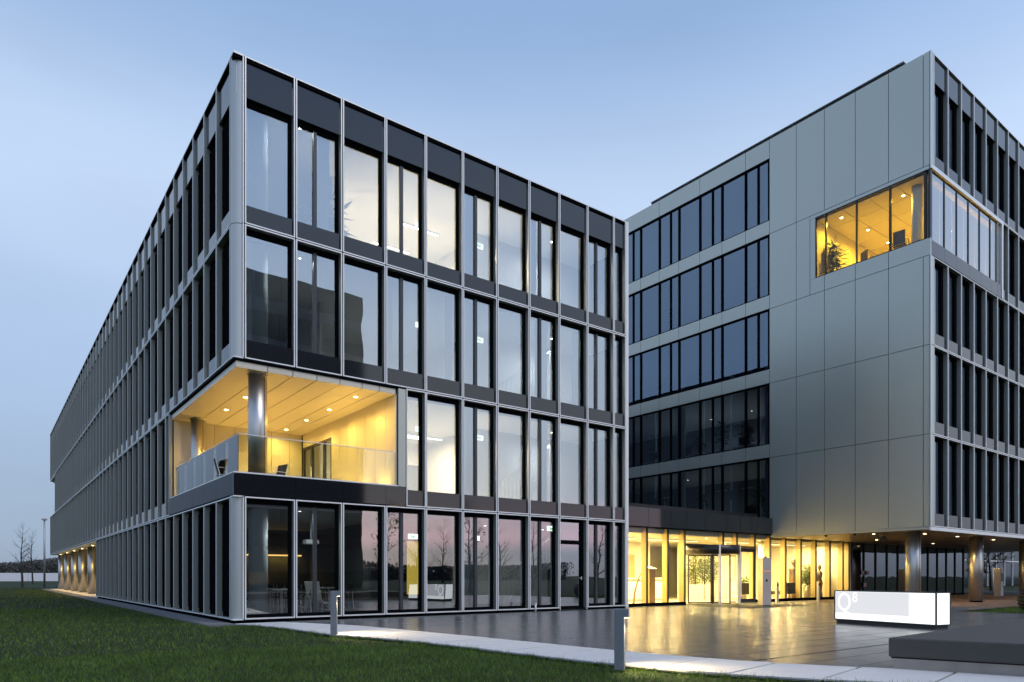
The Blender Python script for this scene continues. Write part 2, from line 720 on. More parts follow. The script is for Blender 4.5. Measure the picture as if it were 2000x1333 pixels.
def tunnel(mb, x0, x1, z0, z1, ya, yb, mat, inward=True):
    q = [[(x0, ya, z0), (x0, ya, z1), (x0, yb, z1), (x0, yb, z0)], [(x1, ya, z1), (x1, ya, z0), (x1, yb, z0), (x1, yb, z1)],
         [(x1, ya, z0), (x0, ya, z0), (x0, yb, z0), (x1, yb, z0)], [(x0, ya, z1), (x1, ya, z1), (x1, yb, z1), (x0, yb, z1)]]
    for p in q:
        mb.face(p if inward else p[::-1], mat)


def unit(W, H, hs, htop, split, dark_fill, gl, wr=.085):
    """meshes for one framed bay; local x along the facade, +y into the building"""
    key = (round(W, 3), round(H, 3), hs, htop, split, dark_fill, gl, wr)
    if key in _cache:
        return _cache[key]
    out_ = []
    mb = MB()
    ring(mb, 0, W, 0, H, T, W - T, T, H - T, 0, 0)
    tunnel(mb, T, W - T, T, H - T, 0, D, 1)
    tunnel(mb, 0, W, 0, H, 0, D, 1, False)
    gx0, gx1 = T + .03 + (dark_fill or 0), W - T - wr
    gz0 = T + (hs if hs else .09)
    gz1 = H - T - .13 - htop
    ring(mb, T, W - T, T, H - T, gx0, gx1, gz0, gz1, D, 2)
    tunnel(mb, gx0, gx1, gz0, gz1, D, D + .07, 2)
    if dark_fill:
        mb.box(T + .03, T + dark_fill - .02, D - .03, D + .02, gz0 + .03, gz1 - .03, 2)  # dark panel added over most of the glass to blacken the window slots
    out_.append(('window', mb.mesh('window', [M['edge'], M['reveal'], M['dark']])))
    subs = []
    yg = D + .055
    if split:
        xm = gx0 + (gx1 - gx0) * .47
        hm = .05
        mu = MB().box(xm - hm, xm + hm, D + .0, D + .07, gz0, gz1)
        subs.append(('mullion', mu.mesh('mullion', M['mull'])))
        for a, b in ((gx0, xm - hm), (xm + hm, gx1)):
            subs.append(('pane', MB().face([(a, yg, gz0), (b, yg, gz0), (b, yg, gz1), (a, yg, gz1)]).mesh('pane', M[gl])))
    else:
        subs.append(('pane', MB().face([(gx0, yg, gz0), (gx1, yg, gz0), (gx1, yg, gz1), (gx0, yg, gz1)]).mesh('pane', M[gl])))
    if hs:
        sp = MB().box(T + .004, W - T - .03, .065, D - .004, T + .004, T + hs)
        subs.append(('spandrel_panel', sp.mesh('spandrel_panel', M['spandrel'])))
    if htop:
        tp = MB().box(T + .004, W - T - .03, .065, D - .004, H - T - .05 - htop + .05, H - T - .05)
        subs.append(('parapet_panel', tp.mesh('parapet_panel', M['spandrel'])))
    _cache[key] = (out_, subs)
    return _cache[key]


def place_unit(parent, loc, rz, *a, **k):
    fr, subs = unit(*a, **k)
    wnd = O(fr[0][0], fr[0][1], parent, loc, rz)
    for n, me in subs:
        O(n, me, wnd)
    return wnd


BAY = 1.35
GAP = .026
LV = [.06, 3.29, 6.85, 10.36, 14.73]
HT = [LV[i + 1] - LV[i] for i in range(4)]
XA = -.274      # plane of the long side
Y0 = .328       # first joint on the long side
NL = 45
YEND = Y0 + NL * BAY

# ------------------------------------------------------------------ building with the terrace
B1 = thing('office_building', 'four storey glass office block with a lit corner terrace cut into its second floor', 'office building')


def part(name, mb, mats, parent=B1, **k):
    return mb.build(name, mats, parent, **k)


for fl in range(4):
    z, H = LV[fl] + .013, HT[fl] - .026
    hs = 0 if fl == 0 else .47
    ht = 1.0 if fl == 3 else 0
    for b in range(11):
        x0 = b * BAY
        Wd = BAY - GAP
        sp = (b % 2 == 1)
        if b == 10:
            Wd, sp = .64 - GAP, False
        if fl == 1 and b < 3:
            continue
        if fl == 1 and b == 3:
            x0, Wd, sp = 4.72, 5.40 - 4.72 - .013, False
        if fl == 0 and b == 8:
            continue                    # door bay, below
        place_unit(B1, (x0 + GAP / 2, 0, z), 0, Wd, H, hs, ht, sp, 0, 'glass' if fl else 'glass0')
    for b in range(NL):
        ya, yb_ = Y0 + b * BAY, Y0 + (b + 1) * BAY
        if fl == 1 and b < 5:
            continue
        if fl == 1 and b == 5:
            ya = 7.80
        if fl == 0 and ya > 27.0:
            continue
        if fl == 2 and yb_ > 75:
            continue
        if fl in (2,) and ya > 55.0:
            continue
        Wd = yb_ - ya - GAP
        place_unit(B1, (XA, yb_ - GAP / 2, z), -math.pi / 2, Wd, H, hs, ht, False, .80 if Wd > 1 else .0, 'glass', wr=.05)

# door bay on the ground floor
z, H, Wd = LV[0] + .013, HT[0] - .026, BAY - GAP
db = MB()
ring(db, 0, Wd, -.06, H, T, Wd - T, -.06, H - T, 0, 0)
tunnel(db, T, Wd - T, -.06, H - T, 0, D, 1)
ring(db, T, Wd - T, -.06, H - T, T + .06, Wd - T - .14, .06, H - T - .1, D, 2)
tunnel(db, T + .06, Wd - T - .14, .06, H - T - .1, D, D + .07, 2)
db.box(T + .06, Wd - T - .14, D - .01, D + .07, 2.28, 2.42, 2)
door = db.build('door', [M['edge'], M['reveal'], M['dark']], B1, (8 * BAY + GAP / 2, 0, z))
for (z0, z1) in ((.06, 2.28), (2.42, H - T - .1)):
    MB().face([(T + .06, D + .05, z0), (Wd - T - .14, D + .05, z0), (Wd - T - .14, D + .05, z1), (T + .06, D + .05, z1)]).build('pane', M['glass'], door)
MB().bar((Wd - .16, D - .03, 1.0), (Wd - .16, D - .03, 1.12), .02).bar((Wd - .16, D - .03, 1.06), (Wd - .28, D - .05, 1.06), .018).build('handle', M['edge'], door)

# rounded corner, storey by storey, with square caps
for (z0, z1) in ((LV[0], LV[1]), (LV[2], LV[3]), (LV[3], LV[4] - .03)):
    cb = MB()
    n = 10
    cxx, cyy_, rr = -.022, .30, .245
    pts = []
    for i in range(n + 1):
        a = math.pi + (math.pi / 2) * i / n
        pts.append((cxx + rr * math.cos(a), cyy_ + rr * math.sin(a) + .0))
    zz0, zz1 = z0 + .008, z1 - .008
    for i in range(n):
        p, q = pts[i], pts[i + 1]
        cb.face([(p[0], p[1], zz0), (q[0], q[1], zz0), (q[0], q[1], zz1), (p[0], p[1], zz1)], 0, True)
    cb.box(XA + .001, XA + .03, .298, .318, zz0, zz1, 0)
    cb.box(-.040, -.012, 0.0, .05, zz0, zz1, 1)
    part('corner_profile', cb, [M['corner'], M['edge']])
part('corner_cap', MB().box(XA, -.012, 0, .32, LV[4] - .045, LV[4] - .0, 0), M['edge'])
part('corner_cap', MB().box(XA, -.012, 0, .32, LV[2] - .0, LV[2] + .03, 0), M['edge'])
part('corner_cap', MB().box(XA, -.012, 0, .32, LV[1] - .03, LV[1], 0), M['edge'])
part('corner_cap', MB().box(XA, -.012, 0, .32, LV[0] - .0, LV[0] + .03, 0), M['edge'])
part('end_profile', MB().box(14.145, 14.285, 0.0, .30, .0, LV[4]), M['edge'])
# plinth
part('plinth', MB().box(XA + .06, 14.14, .05, .3, -.05, .065).box(XA + .06, .3, .3, 27.2, -.05, .065), M['dark'])

# dark backing behind the joints
for b in range(12):
    x = min(b * BAY, 14.14)
    if b <= 3:
        part('joint_profile', MB().box(x - .03, x + .03, .02, .24, .06, 3.29).box(x - .03, x + .03, .02, .24, 6.85, 14.68), M['joint'])
    else:
        part('joint_profile', MB().box(x - .03, x + .03, .02, .24, .06, 14.68), M['joint'])
for b in range(NL + 1):
    y = Y0 + b * BAY
    jb = MB()
    if y < 7.2:
        jb.box(XA + .02, XA + .24, y - .03, y + .03, .06, 3.29).box(XA + .02, XA + .24, y - .03, y + .03, 6.85, 14.68)
    elif y < 27.2:
        jb.box(XA + .02, XA + .24, y - .03, y + .03, .06, 14.68)
    elif y < 55.5:
        jb.box(XA + .02, XA + .24, y - .03, y + .03, 3.32, 14.68)
    else:
        jb.box(XA + .02, XA + .24, y - .03, y + .03, 3.32, 6.85).box(XA + .02, XA + .24, y - .03, y + .03, 10.36, 14.68)
    part('joint_profile', jb, M['joint'])
for z in LV[1:4]:
    eb = MB()
    if z > 3.3:
        eb.box(XA + .25, 14.14, .02, .25, z - .03, z + .03).box(XA + .02, XA + .24, .3, 55.2 if z < 10 else YEND, z - .03, z + .03)
    else:
        eb.box(4.8, 14.14, .02, .25, z - .03, z + .03).box(XA + .02, XA + .24, 7.9, YEND, z - .03, z + .03)
    part('joint_profile', eb, M['joint'])

# slabs, roof, inner walls, columns
for i, z in enumerate(LV[1:4]):
    sbm = MB()
    if i == 0:
        sbm.box(4.75, 14.12, .26, 10, z - .26, z + .3).box(XA + .25, 14.12, 10, 27.05, z - .26, z + .3).box(XA + .25, 14.12, 27.05, YEND - .02, z + .03, z + .3)
        sbm.box(XA + .25, 4.75, 7.9, 10, z - .26, z + .3).box(XA + .25, 4.75, .26, 7.9, z - .26, z + .02)
    elif i == 1:
        sbm.box(4.75, 14.12, .26, 8, z - .26, z + .3).box(XA + .25, 14.12, 8, 55.2, z - .26, z + .3).box(XA + .25, 4.75, .26, 8, z - .10, z + .3)
    else:
        sbm.box(XA + .25, 14.12, .26, YEND - .02, z - .26, z + .3)
    part('floor_slab', sbm, M['ceil'])
part('roof', MB().box(XA + .1, 14.14, .1, YEND, 13.72, 14.45), M['ceil'])
part('roof_edge', MB().box(XA + .02, 14.14, .02, .3, 14.60, 14.70).box(XA + .02, XA + .3, .3, YEND, 14.60, 14.70).box(14.0, 14.25, .3, YEND, 14.45, 14.72), M['dark'])
part('ground_floor', MB().box(XA + .3, 14.1, .3, 27, -.05, .075), M['carpet'])
# end and hidden sides
part('east_wall', MB().box(14.12, 14.2, .3, YEND, .0, 14.5), pm('dark_side_glass', (.02, .022, .026), .08, 0, .6))
for fl in range(4):
    for b in range(12):
        y = 1.2 + b * 2.2
        MB().box(14.2, 14.24, y, y + .12, LV[fl] + .1, LV[fl + 1] - .5).build('side_mullion', M['reveal'], B1)
part('north_wall', MB().box(XA + .25, 14.1, YEND - .1, YEND, LV[3], 14.5).box(XA + .25, 14.1, 55.2, 55.3, LV[2], LV[3]).box(XA + .25, 14.1, YEND - .1, YEND, LV[1], LV[2]), M['reveal'])
part('back_wall', MB().box(.2, 14.1, 26.8, 27.0, 0, LV[1]), M['reveal'])
# upper rooms
for fl in (2, 3):
    z0, z1 = LV[fl] + .3, (LV[fl + 1] - .26 if fl < 3 else 13.72)
    part('inner_wall', MB().box(3.3, 9.0, 6.4, 6.5, z0, z1), M['white'])
    part('inner_wall', MB().box(9.0, 14.1, 2.5, 2.6, z0, z1), M['white'])
    part('inner_wall', MB().box(9.0, 9.1, 2.6, 6.4, z0, z1), M['white'])
    part('inner_wall', MB().box(3.3, 3.4, 2.2 if fl == 3 else 3.2, 6.4, z0, z1), M['white'])
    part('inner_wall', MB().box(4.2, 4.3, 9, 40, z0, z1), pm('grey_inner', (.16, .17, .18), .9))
    part('inner_wall', MB().box(.0, 4.2, 12, 12.1, z0, z1), M['white'])
z0, z1 = LV[1] + .3, LV[2] - .26
part('inner_wall', MB().box(4.6, 9.0, 6.4, 6.5, z0, z1), M['white'])
part('inner_wall', MB().box(9.0, 14.1, 2.5, 2.6, z0, z1), M['white'])
part('inner_wall', MB().box(9.0, 9.1, 2.6, 6.4, z0, z1), M['white'])
part('inner_wall', MB().box(4.2, 4.3, 9, 40, z0, z1), M['white'])
# ground floor rooms
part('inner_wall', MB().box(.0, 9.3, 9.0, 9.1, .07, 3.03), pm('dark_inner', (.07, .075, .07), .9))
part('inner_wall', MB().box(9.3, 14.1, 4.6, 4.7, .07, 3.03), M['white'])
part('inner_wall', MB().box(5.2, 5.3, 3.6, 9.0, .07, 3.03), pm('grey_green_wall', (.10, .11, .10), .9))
for (x, y) in ((.52, .55), (7.27, .62), (.52, 7.2), (.52, 13.9), (.52, 20.6)):
    cbm = MB()
    if y < 1:
        cbm.cyl(x, y, .07, 3.03, .25, 28).cyl(x, y, 7.15, 10.1, .25, 28).cyl(x, y, 10.66, 13.72, .25, 28)
        if x > 5:
            cbm.cyl(x, y, 3.59, 6.59, .25, 28)
    else:
        cbm.cyl(x, y, .07, 3.03, .25, 20)
        cbm.cyl(x, y, 7.15, 13.72, .25, 20)
    part('column', cbm, pm('pale_column', (.66, .70, .70), .7) if 'pale_column' not in bpy.data.materials else bpy.data.materials['pale_column'])

def curtain(x, wd, z0, z1):
    cm = MB()
    n = max(6, int(wd / .035))
    for i in range(n):
        a, b2 = x + wd * i / n, x + wd * (i + 1) / n
        ya, yb2 = .36 + .025 * math.sin(i * 1.9), .36 + .025 * math.sin((i + 1) * 1.9)
        cm.face([(a, ya, z0), (b2, yb2, z0), (b2, yb2, z1), (a, ya, z1)], 0, True)
    part('curtain', cm, M['blind'])


for (bq, fl, off, wd) in ((3, 2, .1, .3), (3, 1, .75, .0), (5, 2, .08, .4), (5, 1, .08, .3), (5, 3, .08, .35), (7, 3, .1, .5), (7, 2, .5, .6), (8, 2, .9, .3),
                          (9, 1, .1, .45), (9, 3, .1, .4), (4, 2, .9, .28), (6, 2, .1, .25), (8, 3, .1, .25), (7, 1, .7, .4), (1, 3, .75, .35), (0, 2, .1, .2)):
    if wd:
        curtain(bq * BAY + off, wd, LV[fl] + .3, (LV[fl + 1] - .27 if fl < 3 else 13.71))
for (x, z0) in ((5.6, LV[1] + .3), (7.9, LV[1] + .3), (4.6, LV[3] + .3), (7.4, LV[3] + .3), (6.1, LV[2] + .3)):
    part('inner_door', MB().box(x, x + .95, 6.36, 6.4, z0, z0 + 2.1), bpy.data.materials['grey_inner'])
    part('wall_shelf', MB().box(x - 1.0, x - .3, 6.05, 6.4, z0, z0 + 1.2), bpy.data.materials['grey_inner'])
# stair with balusters behind the right bays of each upper storey
for fl in (1, 2, 0):
    zb = LV[fl] + .3 if fl else .08
    srb = MB()
    for i in range(14):
        x = 9.5 + i * .17
        srb.bar((x, 1.6, zb + i * .12), (x, 1.6, zb + i * .12 + 1.0), .02)
    srb.bar((9.5, 1.6, zb + 1.0), (9.5 + 13 * .17, 1.6, zb + 13 * .12 + 1.0), .05)
    srb.bar((9.5, 1.6, zb), (9.5 + 13 * .17, 1.6, zb + 13 * .12), .06, .2)
    part('stair_railing', srb, M['edge'])

# ---- terrace
TER = part('terrace_deck', MB().box(XA + .06, 4.45, .06, 7.80, 3.33, 3.62), pm('pale_deck', (.62, .58, .50), .7, var=.1, vscale=3))
CZ = 6.62
xs = [-.21] + [.675 * i for i in range(1, 7)] + [4.40]
xs = [-.21, .62, 1.295, 1.97, 2.645, 3.32, 3.86, 4.40]
ys = [.05] + [1.35 * i for i in range(1, 6)] + [7.76]
for i in range(7):
    for j in range(6):
        MB().box(xs[i] + .011, xs[i + 1] - .011, ys[j] + .003, ys[j + 1] - .003, CZ, CZ + .16).build('ceiling_panel', M['warmpanel'], TER)
part('terrace_backing', MB().box(-.16, 4.6, .12, 7.9, CZ + .164, CZ + .18), M['joint'])
for i in range(11):
    y0 = .05 + .69 * i
    y1 = y0 + .69
    if i >= 7:
        MB().box(4.40, 4.43, y0 + .007, min(y1, 7.72) - .007, 6.12, CZ - .002).build('wall_panel', M['warmpanel'], TER)
    else:
        MB().box(4.40, 4.43, y0 + .007, min(y1, 7.72) - .007, 3.62, CZ - .002).build('wall_panel', M['warmpanel'], TER)
part('terrace_backing', MB().box(4.432, 4.60, .05, 4.87, 3.62, CZ).box(4.432, 4.60, 7.66, 7.9, 3.62, CZ).box(4.432, 4.60, 4.87, 7.66, 6.12, CZ), M['joint'])
for i in range(7):
    x0 = -.14 + .675 * i
    x1 = min(x0 + .675, 4.395)
    MB().box(x0 + .007, x1 - .007, 7.73, 7.76, 3.62, CZ - .002).build('wall_panel', M['warmpanel'], TER)
part('terrace_backing', MB().box(XA + .1, 4.6, 7.762, 7.9, 3.62, 6.8), M['joint'])
part('terrace_jamb', MB().box(4.462, 4.705, .001, .30, 3.885, 6.80), M['panel'])
part('terrace_jamb', MB().box(XA, XA + .3, 7.765, 7.80, 3.30, 6.80), M['reveal'])
# edge of the storey above
part('soffit_trim', MB().box(-.25, 4.71, .02, .12, CZ + .165, 6.84).box(-.25, -.15, .12, 7.8, CZ + .165, 6.84), M['dark'])
# glazed terrace door
td = MB()
ring(td, 0, 2.76, 0, 2.48, .09, 2.67, .09, 2.39, 0, 0)
tunnel(td, .09, 2.67, .09, 2.39, 0, .06, 0)
td.box(.80, .92, -.01, .06, 0, 2.48, 0).box(2.0, 2.14, -.01, .06, 0, 2.48, 0)
tdo = td.build('terrace_door', M['black'], TER, (4.405, 7.65, 3.63), -math.pi / 2)
for a, b in ((.09, .80), (.92, 2.0), (2.14, 2.67)):
    MB().face([(a, .04, .09), (b, .04, .09), (b, .04, 2.39), (a, .04, 2.39)]).build('pane', M['glass'], tdo)
MB().bar((.98, -.05, .75), (.98, -.05, 1.65), .035).build('handle', M['edge'], tdo)
# parapet
px = [XA, 1.35, 2.70, 4.05, 4.705]
for i in range(4):
    MB().box(px[i] + (.004 if i else 0), px[i + 1] - .004, .0, .05, 3.315, 3.875).build('parapet_panel', M['parapet'], TER)
py = [.055] + [Y0 + BAY * k for k in range(1, 6)] + [7.80]
for i in range(6):
    MB().box(XA, XA + .05, py[i] + .004, py[i + 1] - .004, 3.315, 3.875).build('parapet_panel', M['sidepar'], TER)
part('parapet_backing', MB().box(XA + .052, 4.7, .052, .12, 3.32, 3.87).box(XA + .052, XA + .12, .12, 7.8, 3.32, 3.87), M['dark'])
part('parapet_cap', MB().box(XA + .02, 4.46, .02, .14, 3.878, 3.915).box(XA + .02, XA + .14, .14, 7.78, 3.878, 3.915), M['edge'])
bal = part('balustrade', MB().box(-.12, 4.40, .085, .115, 4.895, 4.915).box(-.135, -.105, .085, 7.45, 4.895, 4.915), M['edge'])
for i in range(4):
    a = -.12 + 1.13 * i
    MB().box(a + .004, a + 1.122, .094, .106, 3.915, 4.895).build('pane', M['rail'], bal)
for i in range(6):
    a = .115 + 1.222 * i
    MB().box(-.126, -.114, a + .004, a + 1.214, 3.915, 4.895).build('pane', M['rail'], bal)
for (x, y) in ((.51, .55), (.52, 7.15)):
    part('terrace_column', MB().cyl(x, y, 3.62, CZ - .03, .245, 36).cyl(x, y, CZ - .035, CZ - .0, .27, 36), M['steel'])
    part('column_seam', MB().box(x + .10, x + .112, y - .2245, y - .215, 3.62, CZ - .04), M['joint'])

# far end overhang of the long side
part('overhang_soffit', MB().box(XA + .02, 14, 27.1, YEND, 3.2, 3.30), M['panel'])
part('overhang_soffit', MB().box(XA + .02, 14, 55.2, YEND, 10.2, 10.33), M['warmpanel'])
for i in range(6):
    y0 = 55.3 + i * 1.0
    MB().box(XA + .3, XA + .312, y0, y0 + .98, 6.9, 7.9).build('pane', M['rail'], B1)
for y in (37.2, 43.0, 48.5, 54.5, 60.5):
    part('outer_column', MB().cyl(.62, y, -.06, 3.2, .29, 28), M['steel'])


def downlight(x, y, z, label, group, e, c, m='lampwarm', r=.055, angle=130):
    t = tag(O('ceiling_downlight', MB().cyl(0, 0, -.012, .0, r + .02, 20, 0).cyl(0, 0, -.016, -.011, r, 20, 1).mesh('ceiling_downlight', [M['edge'], M[m]]), None, (x, y, z)), label, 'ceiling light', group)
    light_spot(t, (0, 0, -.03), e, c, angle)
    return t


for (x, y, lb_) in ((.92, 3.07, 'terrace ceiling downlight just behind the front steel column'), (.90, 5.07, 'terrace ceiling downlight between the two steel columns'), (3.56, 1.02, 'terrace ceiling downlight by the front end of the panelled wall'),
                    (3.57, 3.05, 'terrace ceiling downlight second from the front along the panelled wall'), (3.55, 5.01, 'terrace ceiling downlight by the panelled wall just before the glass door'), (3.53, 6.98, 'terrace ceiling downlight above the glass terrace door')):
    downlight(x, y, CZ, lb_, 'terrace downlights', 190, AMBER, 'lampamber', .06, 165)
for y in (34.0, 40.1, 45.7, 51.5, 57.5):
    downlight(.3, y, 3.2, 'small downlight under the overhang beside the round steel columns of the long side', 'overhang downlights', 420, AMBER, 'lampamber', .07, 172)

for i, (x, y) in enumerate(((4.15, .8), (4.15, 2.2), (4.15, 3.6), (3.0, 7.5), (1.7, 7.5))):
    ul = tag(O('floor_uplight', MB().cyl(0, 0, 0, .02, .07, 16, 0).cyl(0, 0, .02, .024, .05, 16, 1).mesh('floor_uplight', [M['edge'], M['lampamber']]), None, (x, y, 3.62)),
             'round uplight in the terrace floor washing the yellow wall', 'uplight', 'terrace uplights')
    light_spot(ul, (0, 0, .05), 75, AMBER, 150, .9, .05, (.15 if i < 3 else 0, 0 if i < 3 else .15, 1))

# terrace chairs
def patio_chair(x, y, rz, label):
    t = thing('patio_chair', label, 'chair', (x, y, 3.62), rz)
    fr = MB()
    for s in (-.25, .25):
        fr.tube([(s, -.22, 0), (s, -.22, .42), (s, .22, .40)], .014, 6)
        fr.tube([(s, .26, 0), (s, .18, .40), (s, .30, .85)], .014, 6)
        fr.tube([(s, -.22, .42), (s, -.20, .60), (s, .22, .60)], .012, 6)
    fr.build('frame', M['edge'], t)
    MB().box(-.24, .24, -.22, .22, .40, .425).build('seat', M['mesh_fabric'], t)
    b = MB()
    b.face([(-.24, .19, .43), (.24, .19, .43), (.24, .30, .86), (-.24, .30, .86)])
    b.face([(-.24, .20, .43), (-.24, .31, .86), (.24, .31, .86), (.24, .20, .43)])
    b.build('backrest', M['mesh_fabric'], t)
    return t


patio_chair(1.35, 1.75, R(-75), 'dark mesh patio chair standing right of the steel terrace column')
patio_chair(.05, 1.9, R(80), 'dark mesh patio chair half hidden behind the steel terrace column')
tb = thing('patio_table', 'low dark patio table between the two terrace chairs', 'table', (.72, 1.9, 3.62))
MB().cyl(0, 0, .40, .43, .35, 24).build('tabletop', M['black'], tb)
MB().cyl(0, 0, 0, .40, .03, 12).build('leg', M['black'], tb)
MB().cyl(0, 0, 0, .02, .22, 20).build('base', M['black'], tb)


# room lighting
def linear_lamp(x, y, z, ln, label, group, e, c=WARM, along='x', m='lampwhite'):
    t = thing('linear_ceiling_lamp', label, 'ceiling light', (x, y, z), 0 if along == 'x' else math.pi / 2, group)
    MB().box(-ln / 2, ln / 2, -.05, .05, -.05, 0).build('housing', M['edge'], t)
    MB().box(-ln / 2 + .02, ln / 2 - .02, -.04, .04, -.062, -.051).build('diffuser', M[m], t)
    light_area(t, (0, 0, -.08), ln, .12, e, c)
    return t


linear_lamp(6.6, 2.5, 13.20, 1.5, 'glowing linear lamp under the top floor ceiling of the terrace block', None, 215)
linear_lamp(6.75, 2.5, 6.05, 1.5, 'glowing linear lamp beside the terrace, one floor above the ground', None, 240)
linear_lamp(6.6, 4.6, 13.35, 1.5, 'second linear lamp farther inside the bright top floor room', None, 130)
linear_lamp(7.2, 4.6, 6.45, 1.5, 'second linear lamp farther inside the bright room beside the terrace', None, 160)
downlight(11.6, 1.3, 13.71, 'round light added to brighten the stair bays of the top floor', None, 130, (.92, .96, 1), 'lampwhite', .09, 170)  # this and the next two are added to keep the stair bays pale
downlight(11.6, 1.3, 6.58, 'round light added to brighten the stair bays one floor above the ground', None, 130, (.92, .96, 1), 'lampwhite', .09, 170)
downlight(11.6, 1.3, 10.09, 'round light added to brighten the stair bays of the third floor', None, 130, (.92, .96, 1), 'lampwhite', .09, 170)
downlight(7.2, 3.4, 10.09, 'round ceiling light in the third floor room over the terrace', None, 90, (.95, .97, 1), 'lampwhite', .09, 170)


def exit_sign(x, y, z, label):
    t = thing('exit_sign', label, 'exit sign', (x, y, z))
    MB().box(-.17, .17, 0, .05, 0, .17).build('light_box', M['exitwhite'], t)
    a = MB()
    a.box(-.03, .05, -.006, -.001, .05, .09).box(.02, .05, -.006, -.001, .03, .12).box(-.08, -.04, -.006, -.001, .04, .13)
    a.build('pictogram', M['green'], t)
    MB().bar((0, .025, .17), (0, .025, .45), .012).build('hanger', M['edge'], t)


for zc, nm in ((13.6 - .62, 'top'), (9.62, 'third'), (6.12, 'second')):
    exit_sign(6.35, 2.0, zc - .05, 'white and green exit sign over the bright bay of the %s floor' % nm)
    exit_sign(8.75, 2.0, zc - .05, 'white and green exit sign near the stair on the %s floor' % nm)
exit_sign(5.85, 1.6, 2.42, 'white and green exit sign over the yellow panel on the ground floor')
exit_sign(8.05, 1.2, 2.42, 'white and green exit sign behind the ground floor double door')
exit_sign(11.1, .8, 2.85, 'plain white exit sign above the narrow ground floor door')

for (x, y) in ((4.0, 3.0), (9.0, 2.0), (12.0, 2.4)):  # unseen ceiling lights added to lift the dark ground floor rooms
    downlight(x, y, 3.025, 'dim round light added to brighten the ground floor rooms behind the front glass', 'added ground floor lights', 45, (.9, .96, 1), 'lampwhite', .05, 165)
for (z, nm) in ((3.025, 'ground'), (10.09, 'third'), (13.715, 'top')):  # lights added only to make the corner column show pale
    downlight(1.65, .50, z, 'small cool light added to brighten the pale round column on the %s floor' % nm, None, 75 if z > 4 else 110, (.88, .97, 1), 'lampwhite', .035, 172)
# ground floor canteen
tag(MB().box(0, 4.2, 0, .06, 0, .05).build('led_strip', M['amberstrip'], None, (.6, 8.86, 2.0)), 'warm strip of light along the dark rear wall of the ground floor room', 'light strip')
light_area(bpy.data.objects['led_strip'], (2.1, -.08, -.02), 4.0, .05, 10, AMBER, (R(20), 0, 0))
tag(MB().box(0, .75, 0, .05, 0, 1.9).build('lit_panel', M['screen'], None, (6.62, 3.4, .55)), 'glowing yellow panel inside the ground floor room', 'light panel')


def canteen_table(x, y, label, ln=1.6):
    t = thing('canteen_table', label, 'table', (x, y, .075), 0, 'canteen tables')
    MB().box(-.38, .38, -ln / 2, ln / 2, .72, .75).build('tabletop', M['table'], t, bevel=.005)
    for s in (-1, 1):
        MB().cyl(0, s * (ln / 2 - .3), .015, .72, .035, 12).cyl(0, s * (ln / 2 - .3), 0, .015, .2, 16).build('leg', M['edge'], t)


def canteen_chair(x, y, rz, label):
    t = thing('canteen_chair', label, 'chair', (x, y, .075), rz, 'canteen chairs')
    MB().box(-.21, .21, -.21, .21, .44, .46).build('seat', M['mesh_fabric'], t)
    MB().box(-.21, .21, .20, .22, .55, .85).build('backrest', M['mesh_fabric'], t)
    for sx in (-1, 1):
        MB().tube([(sx * .2, -.2, 0), (sx * .18, -.18, .44)], .012, 6).build('leg', M['edge'], t)
        MB().tube([(sx * .2, .24, 0), (sx * .18, .2, .46), (sx * .18, .22, .84)], .012, 6).build('leg', M['edge'], t)


TBN = ('nearest the pale corner column', 'second from the pale corner column', 'third from the pale corner column', 'beside the grey inner wall', 'in the rear corner under the warm light strip')
for i, (x, y) in enumerate(((1.55, 2.2), (1.55, 3.9), (1.55, 5.6), (3.9, 4.4), (3.9, 6.4))):
    canteen_table(x, y, 'long pale canteen table ' + TBN[i])
    for s in (-1, 1):
        for q in (-.4, .4):
            canteen_chair(x + s * .62, y + q, -s * math.pi / 2, 'dark canteen chair at the table ' + TBN[i])
ws = thing('lounge_chair', 'white high backed lounge chair behind the split ground floor window', 'armchair', (2.5, 1.55, .075), R(20))
lb = MB()
prof = [(-.1, .98), (.02, .42), (.12, .36), (.62, .34), (.64, .30), (.08, .30), (-.03, .40), (-.16, .97)]
for s in (-1,):
    n = len(prof)
    lb.prism([(0, 0), (1, 0), (1, 1)], -9, -8.99)
    lb.v, lb.f, lb.m, lb.s = [], [], [], []
    for yv in (-.3, .3):
        lb.v.extend([(p[0], yv, p[1]) for p in prof])
    for i in range(n):
        j = (i + 1) % n
        lb.f.append((i, j, n + j, n + i))
    lb.f.append(tuple(range(n - 1, -1, -1)))
    lb.f.append(tuple(range(n, 2 * n)))
    lb.m = [0] * len(lb.f)
    lb.s = [False] * len(lb.f)
lb.build('shell', M['white'], ws, bevel=.012)
MB().cyl(.28, 0, 0, .02, .26, 20).cyl(.28, 0, .02, .31, .03, 12).build('base', M['edge'], ws)
pj = thing('projector', 'white projector hanging from the ceiling of the ground floor room', 'projector', (2.45, 1.75, 2.3))
MB().box(-.2, .2, -.15, .15, -.14, 0).build('case', M['white'], pj, bevel=.02)
MB().tube([(0, 0, 0), (0, 0, .72)], .02, 8).build('mount', M['edge'], pj)
MB().cyl(.1, -.152, -.1, -.04, .03, 12).build('lens', M['black'], pj)
tag(O('door_post', MB().cyl(0, 0, 0, .28, .03, 12).cyl(0, 0, .28, .30, .045, 12).mesh('door_post', M['edge']), None, (9.35, -.45, 0)), 'short steel door stop on the paving before the narrow glass door', 'door stop')

